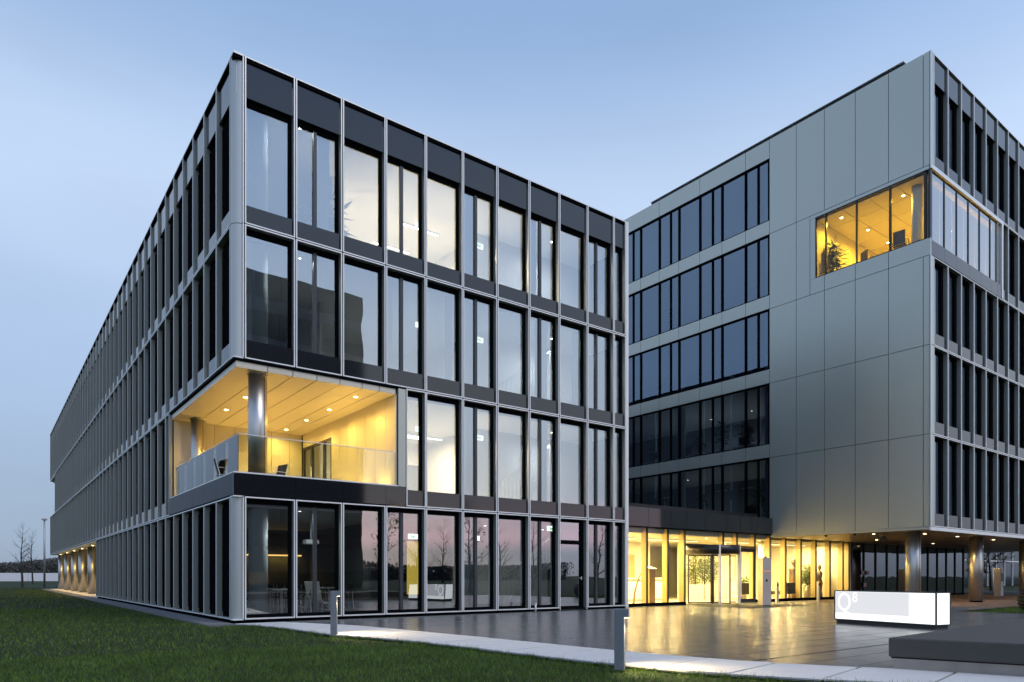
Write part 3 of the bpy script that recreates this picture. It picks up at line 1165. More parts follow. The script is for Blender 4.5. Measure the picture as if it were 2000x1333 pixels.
# ------------------------------------------------------------------ entrance hall
EH = thing('entrance_hall', 'single storey glazed entrance hall glowing yellow between the two office blocks', 'entrance hall')
YE = .45
fx = [14.29, 15.74, 17.09, 18.10, 20.76, 21.82, 23.16, 24.36]
for i in range(7):
    MB().box(fx[i] + .008, fx[i + 1] - .008, YE - .14, YE - .08, 3.18, 3.93).build('fascia_panel', M['parapet'], EH)
part('fascia_backing', MB().box(14.29, 24.38, YE - .078, YE + .25, 3.16, 3.9), M['dark'], EH)
part('roof_ledge', MB().box(14.29, 23.4, YE + .25, YE + .4, 3.9, 4.12).box(14.29, 24.38, YE + .4, 17, 3.7, 3.95), M['roof'], EH)
lm = pm('hall_paint', (.82, .77, .60), .75)
gold = pm('golden_fin', (.60, .46, .20), .4, .3)
part('hall_ceiling', MB().box(14.3, 32.0, YE + .25, 10.5, 2.95, 3.14), lm, EH)
part('hall_floor', MB().box(14.3, 32.0, YE + .02, 10.5, -.05, .02), pm('hall_floor_stone', (.5, .45, .36), .3), EH)
part('hall_back_wall', MB().box(18.6, 21.0, 6.0, 6.1, .02, 2.95), lm, EH)
part('hall_back_wall', MB().box(14.3, 32.0, 9.5, 9.6, .02, 2.95), lm, EH)
part('hall_side_wall', MB().box(31.83, 32.0, YE + .02, 9.5, .0, 3.16), M['warmpanel'], EH)
part('hall_side_wall', MB().box(14.26, 14.3, YE + .02, 9.5, .0, 3.16), lm, EH)
part('hall_partition', MB().box(24.0, 31.8, 5.6, 5.7, .02, 2.95), lm, EH)
part('hall_core', MB().box(21.0, 22.2, 6.0, 9.5, .02, 2.95), lm, EH)
for x in (24.2, 25.1):
    part('wood_door', MB().box(x - 4.9, x - 4.15, 5.9, 6.0, .8, 2.3), M['wood'], EH)
ml = [14.33, 15.83, 17.09, 18.16, 23.17, 24.41, 25.71, 27.08, 28.46, 29.83, 31.15, 31.78]
for x in ml:
    part('mullion', MB().box(x - .03, x + .03, YE - .02, YE + .05, .0, 3.16, 0).box(x - .025, x + .025, YE + .05, YE + .30, .02, 3.14, 1), [M['black'], gold], EH)
for x in (20.79, 21.80):
    part('mullion', MB().box(x - .03, x + .03, YE - .02, YE + .05, 2.5, 3.16, 0).box(x - .025, x + .025, YE + .05, YE + .30, 2.5, 3.14, 1), [M['black'], gold], EH)
part('transom', MB().box(18.16, 23.17, YE - .03, YE + .06, 2.50, 2.58), M['black'], EH)
part('base_rail', MB().box(14.3, 18.2, YE - .03, YE + .08, -.01, .13), M['dark'], EH)
part('base_rail', MB().box(23.2, 31.8, YE - .03, YE + .08, -.01, .13), M['dark'], EH)
for a, b in zip(ml[:-1], ml[1:]):
    if abs(a - 18.16) < .01:
        continue
    MB().face([(a + .03, YE + .02, .13), (b - .03, YE + .02, .13), (b - .03, YE + .02, 3.15), (a + .03, YE + .02, 3.15)]).build('pane', M['lobbyglass'], EH)
for a, b in ((18.19, 20.76), (20.82, 21.77), (21.83, 23.14)):
    MB().face([(a, YE + .02, 2.58), (b, YE + .02, 2.58), (b, YE + .02, 3.15), (a, YE + .02, 3.15)]).build('pane', M['lobbyglass'], EH)
# swing door
sd = MB()
ring(sd, 0, 1.33, 0, 2.48, .14, 1.2, .16, 2.30, 0, 0)
tunnel(sd, .14, 1.2, .16, 2.30, 0, .06, 0)
sdo = sd.build('swing_door', M['black'], EH, (21.82, YE - .03, .01))
MB().face([(.14, .03, .16), (1.2, .03, .16), (1.2, .03, 2.30), (.14, .03, 2.30)]).build('pane', M['lobbyglass'], sdo)
MB().tube([(.12, -.08, .25), (.12, -.08, 2.25)], .018, 8).bar((.12, 0, .5), (.12, -.08, .5), .02).bar((.12, 0, 2.0), (.12, -.08, 2.0), .02).build('handle', M['edge'], sdo)
# revolving door
RDX, RDY, RR = 19.55, .10, 1.12
rd = thing('revolving_door', 'round glass revolving door with a black head in the lit entrance', 'revolving door', (RDX, RDY, .01))
hd = MB()
hd.cyl(0, 0, 2.12, 2.50, RR, 48)
hd.build('drum_head', M['black'], rd)
MB().cyl(0, 0, 0, .02, RR - .03, 48).build('floor_disc', M['black'], rd)
for (a0, a1) in ((170, 232), (308, 370)):
    gm = MB()
    n = 10
    for i in range(n):
        p, q = R(a0 + (a1 - a0) * i / n), R(a0 + (a1 - a0) * (i + 1) / n)
        gm.face([((RR - .04) * math.cos(p), (RR - .04) * math.sin(p), .05), ((RR - .04) * math.cos(q), (RR - .04) * math.sin(q), .05),
                 ((RR - .04) * math.cos(q), (RR - .04) * math.sin(q), 2.12), ((RR - .04) * math.cos(p), (RR - .04) * math.sin(p), 2.12)], 0, True)
    gm.build('drum_pane', M['lobbyglass'], rd)
    for a in (a0, a1):
        if 180 < a < 360:
            c_, s_ = math.cos(R(a)), math.sin(R(a))
            MB().box((RR - .03) * c_ - .045, (RR - .03) * c_ + .045, (RR - .03) * s_ - .045, (RR - .03) * s_ + .045, 0, 2.51).build('post', M['edge'], rd)
for k in range(3):
    a = R(20 + 120 * k)
    wg = MB()
    c_, s_ = math.cos(a), math.sin(a)
    wg.face([(.06 * c_, .06 * s_, .06), ((RR - .1) * c_, (RR - .1) * s_, .06), ((RR - .1) * c_, (RR - .1) * s_, 2.08), (.06 * c_, .06 * s_, 2.08)])
    wo = wg.build('door_wing', M['lobbyglass'], rd)
    fb = MB()
    for r0 in (.06, RR - .1):
        fb.bar((r0 * c_, r0 * s_, .04), (r0 * c_, r0 * s_, 2.10), .05)
    for z in (.06, 2.08):
        fb.bar((.06 * c_, .06 * s_, z), ((RR - .1) * c_, (RR - .1) * s_, z), .05)
    fb.build('wing_frame', M['mull'], wo)
MB().cyl(0, 0, 0, 2.12, .05, 12).build('shaft', M['black'], rd)

# hall lights
for i, (x, y, ln) in enumerate(((16.2, 3.0, 3.2), (20.5, 3.2, 4.0), (25.2, 2.6, 4.0), (29.3, 2.6, 3.6), (16.5, 6.5, 3.0), (21.0, 7.0, 3.6))):
    linear_lamp(x, y, 2.94, ln, 'bright strip lamp in the ceiling of the yellow entrance hall', 'entrance hall strip lamps', 520, YEL, 'x', 'lobbystrip')
for (x, y) in ((19.3, 1.4), (21.1, 1.6), (24.8, 1.3), (26.5, 4.5)):
    downlight(x, y, 2.945, 'tiny downlight in the entrance hall ceiling just behind the glass', 'entrance hall downlights', 40, YEL, 'lampwarm', .05)
# hall furniture
rc = thing('reception_desk', 'long white reception desk inside the left bays of the entrance hall', 'desk', (18.6, 4.0, .02))
MB().box(-1.1, 2.3, -.05, .05, .12, 1.05).build('front_panel', M['white'], rc)
MB().box(-1.15, 2.35, -.1, .6, 1.05, 1.10).build('counter', M['white'], rc)
MB().box(-1.0, 2.2, 0, .5, 0, .12).build('plinth', M['white'], rc)
lc = tag(O('hall_column', MB().cyl(0, 0, 0, 2.93, .28, 28).mesh('hall_column', lm), None, (26.3, 2.0, .02)), 'round cream column behind the glass right of the swing door', 'column')
# curved stalk sculpture + lectern
sk_ = MB()
pts = [(0, 0, 0), (.06, 0, .5), (.2, 0, 1.0), (.45, 0, 1.5)]
sk_.tube(pts, [.05, .045, .035, .015], 8)
sks = thing('curved_stalk', 'curved brown stalk sculpture behind the first entrance hall pane', 'sculpture', (16.15, 1.5, .02), R(-20))
sk_.build('stalk', M['wood'], sks)
MB().cyl(0, 0, 0, .02, .16, 16).build('foot', M['bronze'], sks)
kb = MB().box(-.19, .19, -.17, .17, 0, 1.48)
ki = thing('info_stand', 'slim brown information stand behind the second entrance hall pane', 'stand', (17.35, 1.7, .02))
kb.build('body', M['wood'], ki, bevel=.006)
MB().prism([(-.26, -.24), (.26, -.24), (.26, .24), (-.26, .24)], 1.48, 1.55, 0, [1.5, 1.5, 1.62, 1.62]).build('desk_top', M['bronze'], ki)


def leaves(mb, c, rx, rz_, n, size, rnd):
    for _ in range(n):
        u = Vector((rnd.gauss(0, 1), rnd.gauss(0, 1), rnd.gauss(0, 1))).normalized() * rnd.random() ** .45
        p = Vector((c[0] + u.x * rx, c[1] + u.y * rx, c[2] + u.z * rz_))
        d = Vector((rnd.gauss(0, 1), rnd.gauss(0, 1), rnd.gauss(-.3, .6))).normalized()
        s = d.orthogonal().normalized() * size * .16
        ln = size * rnd.uniform(.7, 1.3)
        mb.face([tuple(p), tuple(p + d * ln * .5 + s), tuple(p + d * ln), tuple(p + d * ln * .5 - s)])


def planter_plant(x, y, z, label, potmat, ph, pr_, crown, n, size, stems, cat='plant', square=True, group=None):
    rnd = random.Random(hash(label) % 1000 if False else int(x * 100))
    t = thing('potted_plant', label, cat, (x, y, z), 0, group)
    pb_ = MB()
    if square:
        pb_.box(-pr_, pr_, -pr_, pr_, 0, ph)
        pb_.build('planter', potmat, t, bevel=.01)
    else:
        pb_.cyl(0, 0, 0, ph, pr_ * .85, 24, 0, pr_)
        pb_.build('planter', potmat, t)
    sb_ = MB()
    for _ in range(stems):
        a = rnd.uniform(0, 6.28)
        rr2 = rnd.uniform(.0, pr_ * .6)
        sb_.tube([(rr2 * math.cos(a), rr2 * math.sin(a), ph - .02), (rr2 * 1.3 * math.cos(a), rr2 * 1.3 * math.sin(a), ph + crown[1] * .9),
                  (rr2 * 1.6 * math.cos(a) + rnd.uniform(-.1, .1), rr2 * 1.6 * math.sin(a), ph + crown[1] * 1.7)], [.012, .01, .005], 5)
    sb_.build('stem', M['bark'], t)
    lf = MB()
    leaves(lf, (0, 0, ph + crown[1]), crown[0], crown[1], n, size, rnd)
    lf.build('foliage', M['leaf'], t)
    return t


for i, x in enumerate((23.75, 24.5, 25.25)):
    planter_plant(x, 4.3 + .05 * i, .02, 'bamboo in a pale square planter seen through the revolving door', M['pot'], .75, .28, (.42, .78), 520, .17, 7, group='bamboo planters')
planter_plant(30.35, 2.0, .02, 'bushy plant in a metal pot between the two statues', M['potm'], .62, .27, (.45, .62), 620, .24, 6, square=False)
planter_plant(26.5, 3.4, .02, 'small plant behind the black swing door', M['potm'], .5, .2, (.3, .32), 160, .3, 4, square=False)


def statue(x, y, label, bust):
    t = thing('statue', label, 'statue', (x, y, .02))
    b = MB()
    if bust:
        b.lathe([(.001, 0), (.30, 0), (.29, .5), (.27, 1.1), (.25, 1.5), (.30, 1.55), (.28, 1.6), (.1, 1.63), (.075, 1.70), (.08, 1.75),
                 (.12, 1.80), (.15, 1.92), (.14, 2.02), (.08, 2.09), (.001, 2.11)], 20)
    else:
        b.lathe([(.001, 0), (.16, 0), (.15, .25), (.12, .35), (.14, .6), (.17, .8), (.14, .95), (.11, 1.05), (.15, 1.2), (.17, 1.32), (.13, 1.42),
                 (.05, 1.48), (.05, 1.54), (.085, 1.6), (.10, 1.70), (.06, 1.80), (.001, 1.83)], 16)
    b.build('figure', M['bronze'], t)
    MB().box(-.3, .3, -.3, .3, -.02, .04).build('base', M['bronze'], t)


statue(29.0, 2.0, 'dark bust on a tall slab standing in the entrance hall window', True)
statue(31.35, 1.9, 'slim standing figure statue right of the bushy hall plant', False)


def armchair(x, y, rz, label):
    t = thing('armchair', label, 'armchair', (x, y, .02), rz, 'hall armchairs')
    MB().box(-.36, .36, -.34, .30, .28, .44).build('seat', M['leather'], t, bevel=.03)
    MB().prism([(-.36, .24), (.36, .24), (.36, .34), (-.36, .34)], .40, .86).build('backrest', M['leather'], t, bevel=.02)
    for s in (-.38, .38):
        MB().tube([(s, -.3, 0), (s, -.34, .3), (s, -.3, .6), (s, .34, .66), (s, .3, 0)], .018, 8).build('side_frame', M['edge'], t)


armchair(26.5, 1.35, R(200), 'dark leather armchair with chrome frame behind the hall glass')
armchair(27.45, 1.35, R(160), 'dark leather armchair with chrome frame behind the hall glass')
armchair(24.6, 2.2, R(150), 'dark leather armchair with chrome frame behind the hall glass')

# things before the entrance
pl = thing('intercom_pylon', 'tall brushed steel intercom pylon before the entrance', 'pylon', (19.85, -2.2, 0), R(-12))
MB().box(-.22, .22, -.14, .14, .03, 1.95).build('body', M['steel'], pl, bevel=.008)
MB().box(-.20, .20, -.12, .12, 0, .03).build('base', M['black'], pl)
MB().box(-.06, .03, -.146, -.141, .98, 1.08).build('intercom', M['black'], pl)
MB().box(-.2, .2, -.147, -.141, 1.40, 1.42).build('light_strip', emis('orange_strip', (1, .35, .1), .9), pl)
MB().cyl(.06, 0, 1.95, 2.0, .05, 14).build('camera_dome', M['black'], pl)
for (x, y, lb_) in ((22.64, -1.0, 'slim steel post by the intercom pylon'), (26.6, -.7, 'slim steel post before the hall window with the standing figure')):
    p = thing('steel_post', lb_, 'post', (x, y, 0))
    MB().box(-.07, .07, -.05, .05, 0, .95).build('shaft', M['steel'], p, bevel=.006)
    MB().box(-.055, .055, -.056, -.051, .74, .88).build('reader', M['black'], p)
mt = MB()
mt.prism([(17.0, -1.0), (16.9, -3.2), (20.2, -3.5), (20.9, -1.1)], .003, .016)
mt = MB()
mt.box(17.6, 21.9, -3.0, -.6, .003, .016)
tag(mt.build('door_mat', M['rubber']), 'large black door mat before the revolving door', 'mat')

# ------------------------------------------------------------------ tall building on the right
B2 = thing('office_building', 'six storey office block with a blank metal end wall and an amber corner window', 'office building')
XB, YB = 24.40, -6.60
TOP2 = 21.95
zr = [3.16, 6.83, 10.36, 13.89, 17.45, TOP2]
gq = .011


def metal_panel(y0, y1, z0, z1):
    MB().box(XB, XB + .04, y0 + gq, y1 - gq, z0 + gq, z1 - gq).build('metal_panel', M['panel'], B2)


ycol = [-6.6, -6.32, -4.98, -3.60, -2.22, -.87, .50]
for r in range(5):
    for c in range(6):
        y0, y1 = ycol[c], ycol[c + 1]
        if r == 3:
            if c <= 3:
                metal_panel(y0 if c < 3 else -3.60, y1 if c < 3 else -2.22, zr[3], 14.58)
                continue
            if c == 4:
                metal_panel(-1.54, -.87, zr[3], zr[4])
                MB().box(XB, XB + .04, -1.79, -1.55, 14.58, zr[4] - .16).build('window_jamb', M['panel'], B2)
                metal_panel(-2.22, -1.54, zr[3], 14.58)
                continue
        if r == 4:
            metal_panel(y0, y1, zr[4], zr[5])
            continue
        metal_panel(y0, y1, zr[r], zr[r + 1])
MB().box(XB, XB + .04, -6.6, -1.54, zr[4] - .15, zr[4] - .012).build('metal_panel', M['panel'], B2)
part('wall_core', MB().box(XB + .045, XB + .2, -6.5, -1.80, 3.2, 14.56).box(XB + .045, XB + .2, -6.5, -1.80, 17.33, TOP2 - .05).box(XB + .045, XB + .2, -1.79, .5, 3.2, TOP2 - .05), M['joint'], B2)

# ribbon windows
rows = [(18.11, 21.05), (14.56, 17.45), (11.04, 13.91), (7.48, 10.37), (3.95, 6.84)]
yth = [.53] + [1.81 + 1.373 * i for i in range(8)]
YW = yth[-1]
spz = [(TOP2, 21.05)] + [(rows[i][0], rows[i + 1][1]) for i in range(4)]
for i, (zt, zb_) in enumerate(spz):
    ed = [.50] + [yth[k] for k in range(1, 9, 2)] + [YW] if i == 0 else [.50] + [yth[k] for k in range(1, 9)]
    ed = sorted(set(round(e, 3) for e in ed))
    for a, b in zip(ed[:-1], ed[1:]):
        metal_panel(a - (0.0), b, zb_, zt)
for (z0, z1) in rows:
    for k in range(8):
        a, b = yth[k], yth[k + 1]
        wf = MB()
        wf.box(XB + .04, XB + .16, a - .0, a + .085, z0, z1, 0).box(XB + .04, XB + .16, b - .085 + .08, b, z0, z1, 0)
        wf.box(XB + .04, XB + .15, a + .085, b - .005, z1 - .06, z1, 0).box(XB + .04, XB + .15, a + .085, b - .005, z0, z0 + .05, 0)
        wo = wf.build('window', M['dark'], B2)
        if k % 2 == 0:
            m_ = a + .62
            MB().box(XB + .05, XB + .14, m_ - .045, m_ + .045, z0 + .05, z1 - .06).build('mullion', M['dark'], wo)
            segs = ((a + .085, m_ - .045), (m_ + .045, b - .005))
        else:
            segs = ((a + .085, b - .005),)
        for p, q in segs:
            MB().face([(XB + .10, q, z0 + .05), (XB + .10, p, z0 + .05), (XB + .10, p, z1 - .06), (XB + .10, q, z1 - .06)]).build('pane', M['glass2'], wo)
part('spandrel_backing', MB().box(XB + .045, XB + .3, .5, YW, 21.05, 21.9).box(XB + .045, XB + .3, .5, YW, 17.45, 18.11).box(XB + .045, XB + .3, .5, YW, 13.91, 14.56).box(XB + .045, XB + .3, .5, YW, 10.37, 11.04).box(XB + .045, XB + .3, .5, YW, 6.84, 7.48), M['joint'], B2)
for z in (6.9, 10.43, 13.97, 17.5):
    part('floor_slab', MB().box(XB + .3, 40, -1.6, 17, z - .05, z + .35), M['ceil'], B2)
    part('floor_slab', MB().box(XB + .3, 60, -6.35, -1.6, z - .05, z + .35), M['ceil'], B2)
part('roof', MB().box(XB + .05, 60, -6.5, 17, 21.1, TOP2 - .03), M['ceil'], B2)
part('roof_parapet', MB().box(XB + .10, XB + .4, -5.55, 7.95, TOP2 - .02, TOP2 + .16), M['roof'], B2)
part('roof_capping', MB().box(XB + .02, XB + .42, -5.57, 7.97, TOP2 + .165, TOP2 + .18), M['edge'], B2)
part('inner_wall', MB().box(30.5, 30.6, .6, 17, 3.6, 21.1), pm('office_inner', (.22, .23, .25), .9), B2)
part('inner_wall', MB().box(XB + .2, 60, -1.72, -1.60, 3.4, 21.1), M['white'], B2)
part('inner_wall', MB().box(XB + .2, 60, 16.9, 17.0, 0, TOP2), M['reveal'], B2)
for (y, x) in ((1.0, 25.2), (6.4, 25.2), (11.8, 25.2)):
    part('column', MB().cyl(x, y, 3.5, 21.1, .22, 20), bpy.data.materials['pale_column'], B2)
ROWN = ('topmost', 'second highest', 'middle', 'second lowest', 'lowest')
for i in range(5):
    zf = rows[i][0] - .1
    for qi, yq in enumerate((2.4, 4.0, 7.9)):
        lp = thing('floor_lamp', 'slim white floor lamp, %s ribbon window row, %s' % (ROWN[i], ('nearest the blank metal wall', 'in the middle of the row', 'towards the terrace block')[qi]), 'floor lamp', (26.2 + .3 * (i % 2), yq + .35 * i * (-1) ** i * .4, zf), 0, 'office floor lamps')
        MB().box(-.012, .012, -.012, .012, 0, 1.9).build('pole', M['white'], lp)
        MB().box(-.05, .05, -.35, .35, 1.9, 1.93).build('lamp_head', M['white'], lp)
        MB().cyl(0, 0, 0, .02, .15, 16).build('base', M['white'], lp)

for i, (x, y, fl, hgt) in enumerate(((25.0, 2.1, 3, .6), (24.95, 3.6, 3, .75), (25.1, 5.2, 3, .5), (25.0, 8.0, 3, .7), (25.0, 1.4, 4, .6), (25.0, 4.9, 4, .7), (25.0, 3.0, 2, .6), (25.05, 6.9, 1, .7), (25.0, 2.6, 1, .8), (25.0, 7.6, 4, .6))):
    planter_plant(x, y, rows[fl][0] + .02, 'leafy office plant, %s ribbon window row, %s' % (ROWN[fl], 'by the blank metal wall' if y < 2.5 else 'in the middle panes' if y < 4.5 else 'left of the middle panes' if y < 6 else 'towards the terrace block'), M['pot'], .3, .14, (.3, hgt), 130, .3, 3, square=False, group='ribbon window plants')
for i, (x, y, fl) in enumerate(((25.2, 2.6, 3), (25.2, 6.2, 3), (25.2, 8.6, 3), (25.2, 2.2, 4), (25.2, 6.6, 4), (25.2, 4.2, 2), (25.2, 7.3, 2))):
    ds = thing('office_desk', 'white desk with monitor, %s ribbon window row, %s' % (ROWN[fl], 'by the blank metal wall' if y < 3 else 'mid row' if y < 6.5 else 'towards the terrace block' if y < 8 else 'beside the terrace block'), 'desk', (x, y, rows[fl][0] - .15), 0, 'office desks')
    MB().box(0, .8, -.7, .7, .40, .44).build('desk_top', M['white'], ds)
    MB().box(.05, .09, -.65, -.61, 0, .4).build('leg', M['edge'], ds)
    MB().box(.05, .09, .61, .65, 0, .4).build('leg', M['edge'], ds)
    MB().box(.2, .24, -.3, .3, .55, .95).build('monitor', M['black'], ds)
    MB().box(.2, .24, -.04, .04, .44, .55).build('monitor_stand', M['black'], ds)
for i, (z) in enumerate((6.84, 10.37)):  # ceiling lights added so the unlit offices show faintly
    for yq in (2.6 + 1.7 * i, 7.9 - .9 * i):
        downlight(27.6 + i, yq, z + .005, 'dim light added to brighten the rooms behind the lower ribbon windows', 'added ribbon window lights', 60 if i < 2 else 25, (.85, .93, 1), 'lampwhite', .03, 170)
# front (narrow bays)
X0B, BAYB = 24.69, 1.325
NB = 22
lv2 = [3.16, 6.83, 10.36, 13.89, 17.45, TOP2]
for r in range(5):
    for b in range(NB):
        x0 = X0B + b * BAYB
        if r == 3 and b < 5.4 and x0 + BAYB < 32.4:
            continue
        if r == 3 and x0 < 32.1:
            x0n = 32.1
        z, H = lv2[r] + .013, lv2[r + 1] - lv2[r] - .026
        place_unit(B2, (x0 + GAP / 2, YB, z), 0, BAYB - GAP, H, .5, 1.0 if r == 4 else 0, b % 2 == 1, 0, 'glass2', wr=.22)
for b in range(NB + 1):
    x = X0B + b * BAYB
    jb = MB()
    if x < 32.0:
        jb.box(x - .03, x + .03, YB + .02, YB + .24, 3.2, 13.89).box(x - .03, x + .03, YB + .02, YB + .24, 17.46, TOP2 - .03)
    else:
        jb.box(x - .03, x + .03, YB + .02, YB + .24, 3.2, TOP2 - .03)
    part('joint_profile', jb, M['joint'], B2)
for z in (6.83, 10.36, 13.89, 17.45):
    part('joint_profile', MB().box(X0B, 54, YB + .02, YB + .24, z - .03, z + .03), M['joint'], B2)
for r in (0, 1, 2, 4):
    MB().box(XB, X0B - .012, YB, YB + .05, zr[r] + .01, zr[r + 1] - .01).build('corner_panel', M['panel'], B2)
part('corner_edge', MB().box(XB - .002, XB + .03, YB - .004, YB + .03, 3.16, 14.56).box(XB - .002, XB + .03, YB - .004, YB + .03, 17.3, TOP2), M['edge'], B2)
part('base_trim', MB().box(XB, 54, YB - .0, YB + .06, 3.02, 3.155), M['edge'], B2)
part('soffit', MB().box(XB + .02, 56, YB + .06, YE + .0, 3.04, 3.12).box(32.0, 56, YE, 9, 3.0, 3.12), pm('soffit_metal', (.30, .26, .20), .35, .5, var=.1, vscale=1, stretch=(.2, 6, 1)), B2)
part('west_base_trim', MB().box(XB, XB + .04, YB + .06, .5, 3.05, 3.16), M['panel'], B2)
part('east_wall', MB().box(53.8, 54, YB + .3, 17, 3.1, TOP2 - .05), M['reveal'], B2)

# corner window room
CW = part('corner_window_frame', MB().box(XB + .02, XB + .10, -6.43, -6.33, 14.56, 17.30).box(XB + .02, XB + .10, -6.43, -1.79, 17.24, 17.30).box(XB + .02, XB + .10, -6.43, -1.79, 14.56, 14.62)
          .box(XB + .02, XB + .10, -1.83, -1.79, 14.6, 17.25).box(XB + .02, XB + .10, -2.30, -2.24, 14.6, 17.25).box(XB + .02, XB + .10, -3.67, -3.61, 14.6, 17.25).box(XB + .02, XB + .10, -5.07, -4.99, 14.6, 17.25)
          .box(XB, XB + .12, YB + .02, YB + .10, 14.5, 17.3), M['black'], B2)
for a, b in ((-6.33, -5.07), (-4.99, -3.67), (-3.61, -2.30), (-2.24, -1.83)):
    MB().face([(XB + .06, b, 14.62), (XB + .06, a, 14.62), (XB + .06, a, 17.24), (XB + .06, b, 17.24)]).build('pane', M['lobbyglass'], CW)
nb = 6
x0, x1 = XB + .14, 31.75
for i in range(nb):
    a, b = x0 + (x1 - x0) * i / nb, x0 + (x1 - x0) * (i + 1) / nb
    MB().box(a, a + .05, YB + .03, YB + .10, 14.5, 17.24).build('mullion', M['mull'], CW)
    MB().face([(a + .05, YB + .06, 14.5), (b, YB + .06, 14.5), (b, YB + .06, 17.24), (a + .05, YB + .06, 17.24)]).build('pane', M['blindglass'], CW)
    MB().box(a + .03, b - .03, YB + .22, YB + .235, 14.45, 16.95).build('blind', M['blind'], CW)
part('window_head', MB().box(XB, 32.0, YB - .02, YB + .06, 17.30, 17.44), M['edge'], B2)
part('window_jamb', MB().box(31.78, 31.95, YB - .02, YB + .16, 13.92, 17.30), M['edge'], B2)
for i in range(6):
    a = XB + .03 + i * 1.24
    MB().box(a + .006, min(a + 1.235, 31.77), YB, YB + .05, 13.91, 14.49).build('sill_panel', M['spandrel'], B2)
MB().box(XB - .001, XB + .028, YB - .001, YB + .3, 13.9, 14.55).build('corner_panel', M['panel'], B2)
amb = pm('office_cream_paint', (.72, .64, .46), .8)
part('room_floor', MB().box(XB + .2, 31.9, -6.35, -1.74, 14.2, 14.4), pm('pale_floor', (.6, .55, .45), .7), B2)
part('room_wall', MB().box(XB + .12, 31.9, -1.80, -1.73, 14.4, 17.2), amb, B2)
part('room_wall', MB().box(31.85, 31.95, -6.4, -1.8, 14.4, 17.2), amb, B2)
for i in range(6):
    for j in range(4):
        a, b = XB + .14 + 1.24 * i, -6.40 + 1.15 * j
        MB().box(a + .012, a + 1.228, b + .012, b + 1.138, 17.20, 17.225).build('ceiling_tile', amb, B2)
part('room_ceiling_void', MB().box(XB + .12, 31.9, -6.4, -1.8, 17.228, 17.30), M['joint'], B2)
part('column', MB().cyl(25.2, -5.75, 14.4, 17.2, .2, 24), M['white'], B2)
AMB2 = (1, .61, .045)
for (x, y, lb_) in ((25.16, -2.6, 'amber room downlight right above the leafy plant'), (27.21, -2.77, 'amber room downlight along the plain wall, second from the plant'), (29.22, -2.74, 'amber room downlight along the plain wall, third from the plant'),
                    (25.45, -5.1, 'amber room downlight beside the white round column'), (28.0, -5.0, 'amber room downlight behind the first white blinds'), (30.4, -5.0, 'amber room downlight behind the last white blinds')):
    downlight(x, y, 17.20, lb_, 'amber room downlights', 270, AMB2, 'lampamber', .06, 160)
planter_plant(25.25, -2.15, 14.4, 'tall leafy plant standing in the amber corner window', M['potm'], .3, .18, (.33, .85), 300, .36, 4, square=False)


def office_chair(x, y, rz, label):
    t = thing('office_chair', label, 'chair', (x, y, 14.4), rz, 'amber room chairs')
    MB().box(-.24, .24, -.24, .24, .42, .50).build('seat', M['leather'], t, bevel=.03)
    MB().box(-.23, .23, .2, .26, .5, 1.05).build('backrest', M['leather'], t, bevel=.025)
    MB().tube([(0, 0, .05), (0, 0, .42)], .03, 8).build('stem', M['black'], t)
    for s in (-.27, .27):
        MB().tube([(s, .18, .5), (s, .1, .72), (s, -.18, .70), (s, -.2, .48)], .015, 6).build('armrest', M['black'], t)
    for k in range(5):
        a = 2 * math.pi * k / 5
        MB().bar((0, 0, .06), (.28 * math.cos(a), .28 * math.sin(a), .03), .04).build('leg', M['black'], t)


office_chair(24.98, -5.2, R(100), 'dark office chair in the amber corner room')
office_chair(25.6, -3.6, R(60), 'dark office chair in the amber corner room')
office_chair(26.6, -4.4, R(-60), 'dark office chair in the amber corner room')

planter_plant(2.9, 1.6, 10.66, 'tall palm behind the third top floor window of the terrace block', M['potm'], .4, .2, (.5, .8), 160, .5, 4, square=False)
# columns and lights under the tall building
for i, x in enumerate((25.2, 31.7, 38.2, 44.7)):
    c = thing('steel_column', ['polished steel column at the metal clad corner behind the glowing sign', 'polished steel column on the lit brick paving, next to the one behind the sign', 'polished steel column beside the black ribbed sculpture', 'polished steel column deepest under the raised office block'][i], 'column', (x, -5.6, -.02))
    MB().cyl(0, 0, .08, 3.06, .28, 40).build('shaft', M['steel'], c)
    MB().cyl(0, 0, -.02, .08, .26, 32).build('foot', M['dark'], c)
    MB().box(-.06, -.05, -.282, -.27, .08, 3.05).build('seam', M['joint'], c)
for (x, y, lb_) in ((25.4, -3.9, 'soffit downlight between the floodlight box and the metal end wall'), (27.0, -5.3, 'soffit downlight just right of the column behind the sign'), (30.4, -5.3, 'soffit downlight just before the second steel column'),
                    (35.0, -5.2, 'soffit downlight between the second and third steel columns'), (41.5, -5.2, 'soffit downlight past the third steel column'), (30.5, -1.6, 'soffit downlight in front of the last yellow hall pane'), (37, -1.6, 'soffit downlight before the dark glazed wing'), (44, -1.6, 'soffit downlight at the far end of the dark glazed wing')):
    downlight(x, y, 3.04, lb_, 'soffit downlights', 150, (1, .62, .25), 'lampwarm', .06, 120)
for (x, y, lb_) in ((24.75, -3.4, 'small black dome camera under the edge of the metal end wall'), (24.75, -2.1, 'small black dome camera under the metal end wall near the lit hall')):
    tag(O('security_camera', MB().lathe([(.001, -.09), (.04, -.08), (.065, -.04), (.07, 0)], 14).mesh('security_camera', M['black']), None, (x, y, 3.05)), lb_, 'camera')
fl_ = thing('floodlight', 'black floodlight box under the soffit left of the steel column', 'floodlight', (25.9, -4.0, 3.04))
MB().box(-.15, .15, -.1, .1, -.24, -.08).build('housing', M['black'], fl_)
MB().bar((0, 0, 0), (0, 0, -.09), .03).build('bracket', M['black'], fl_)
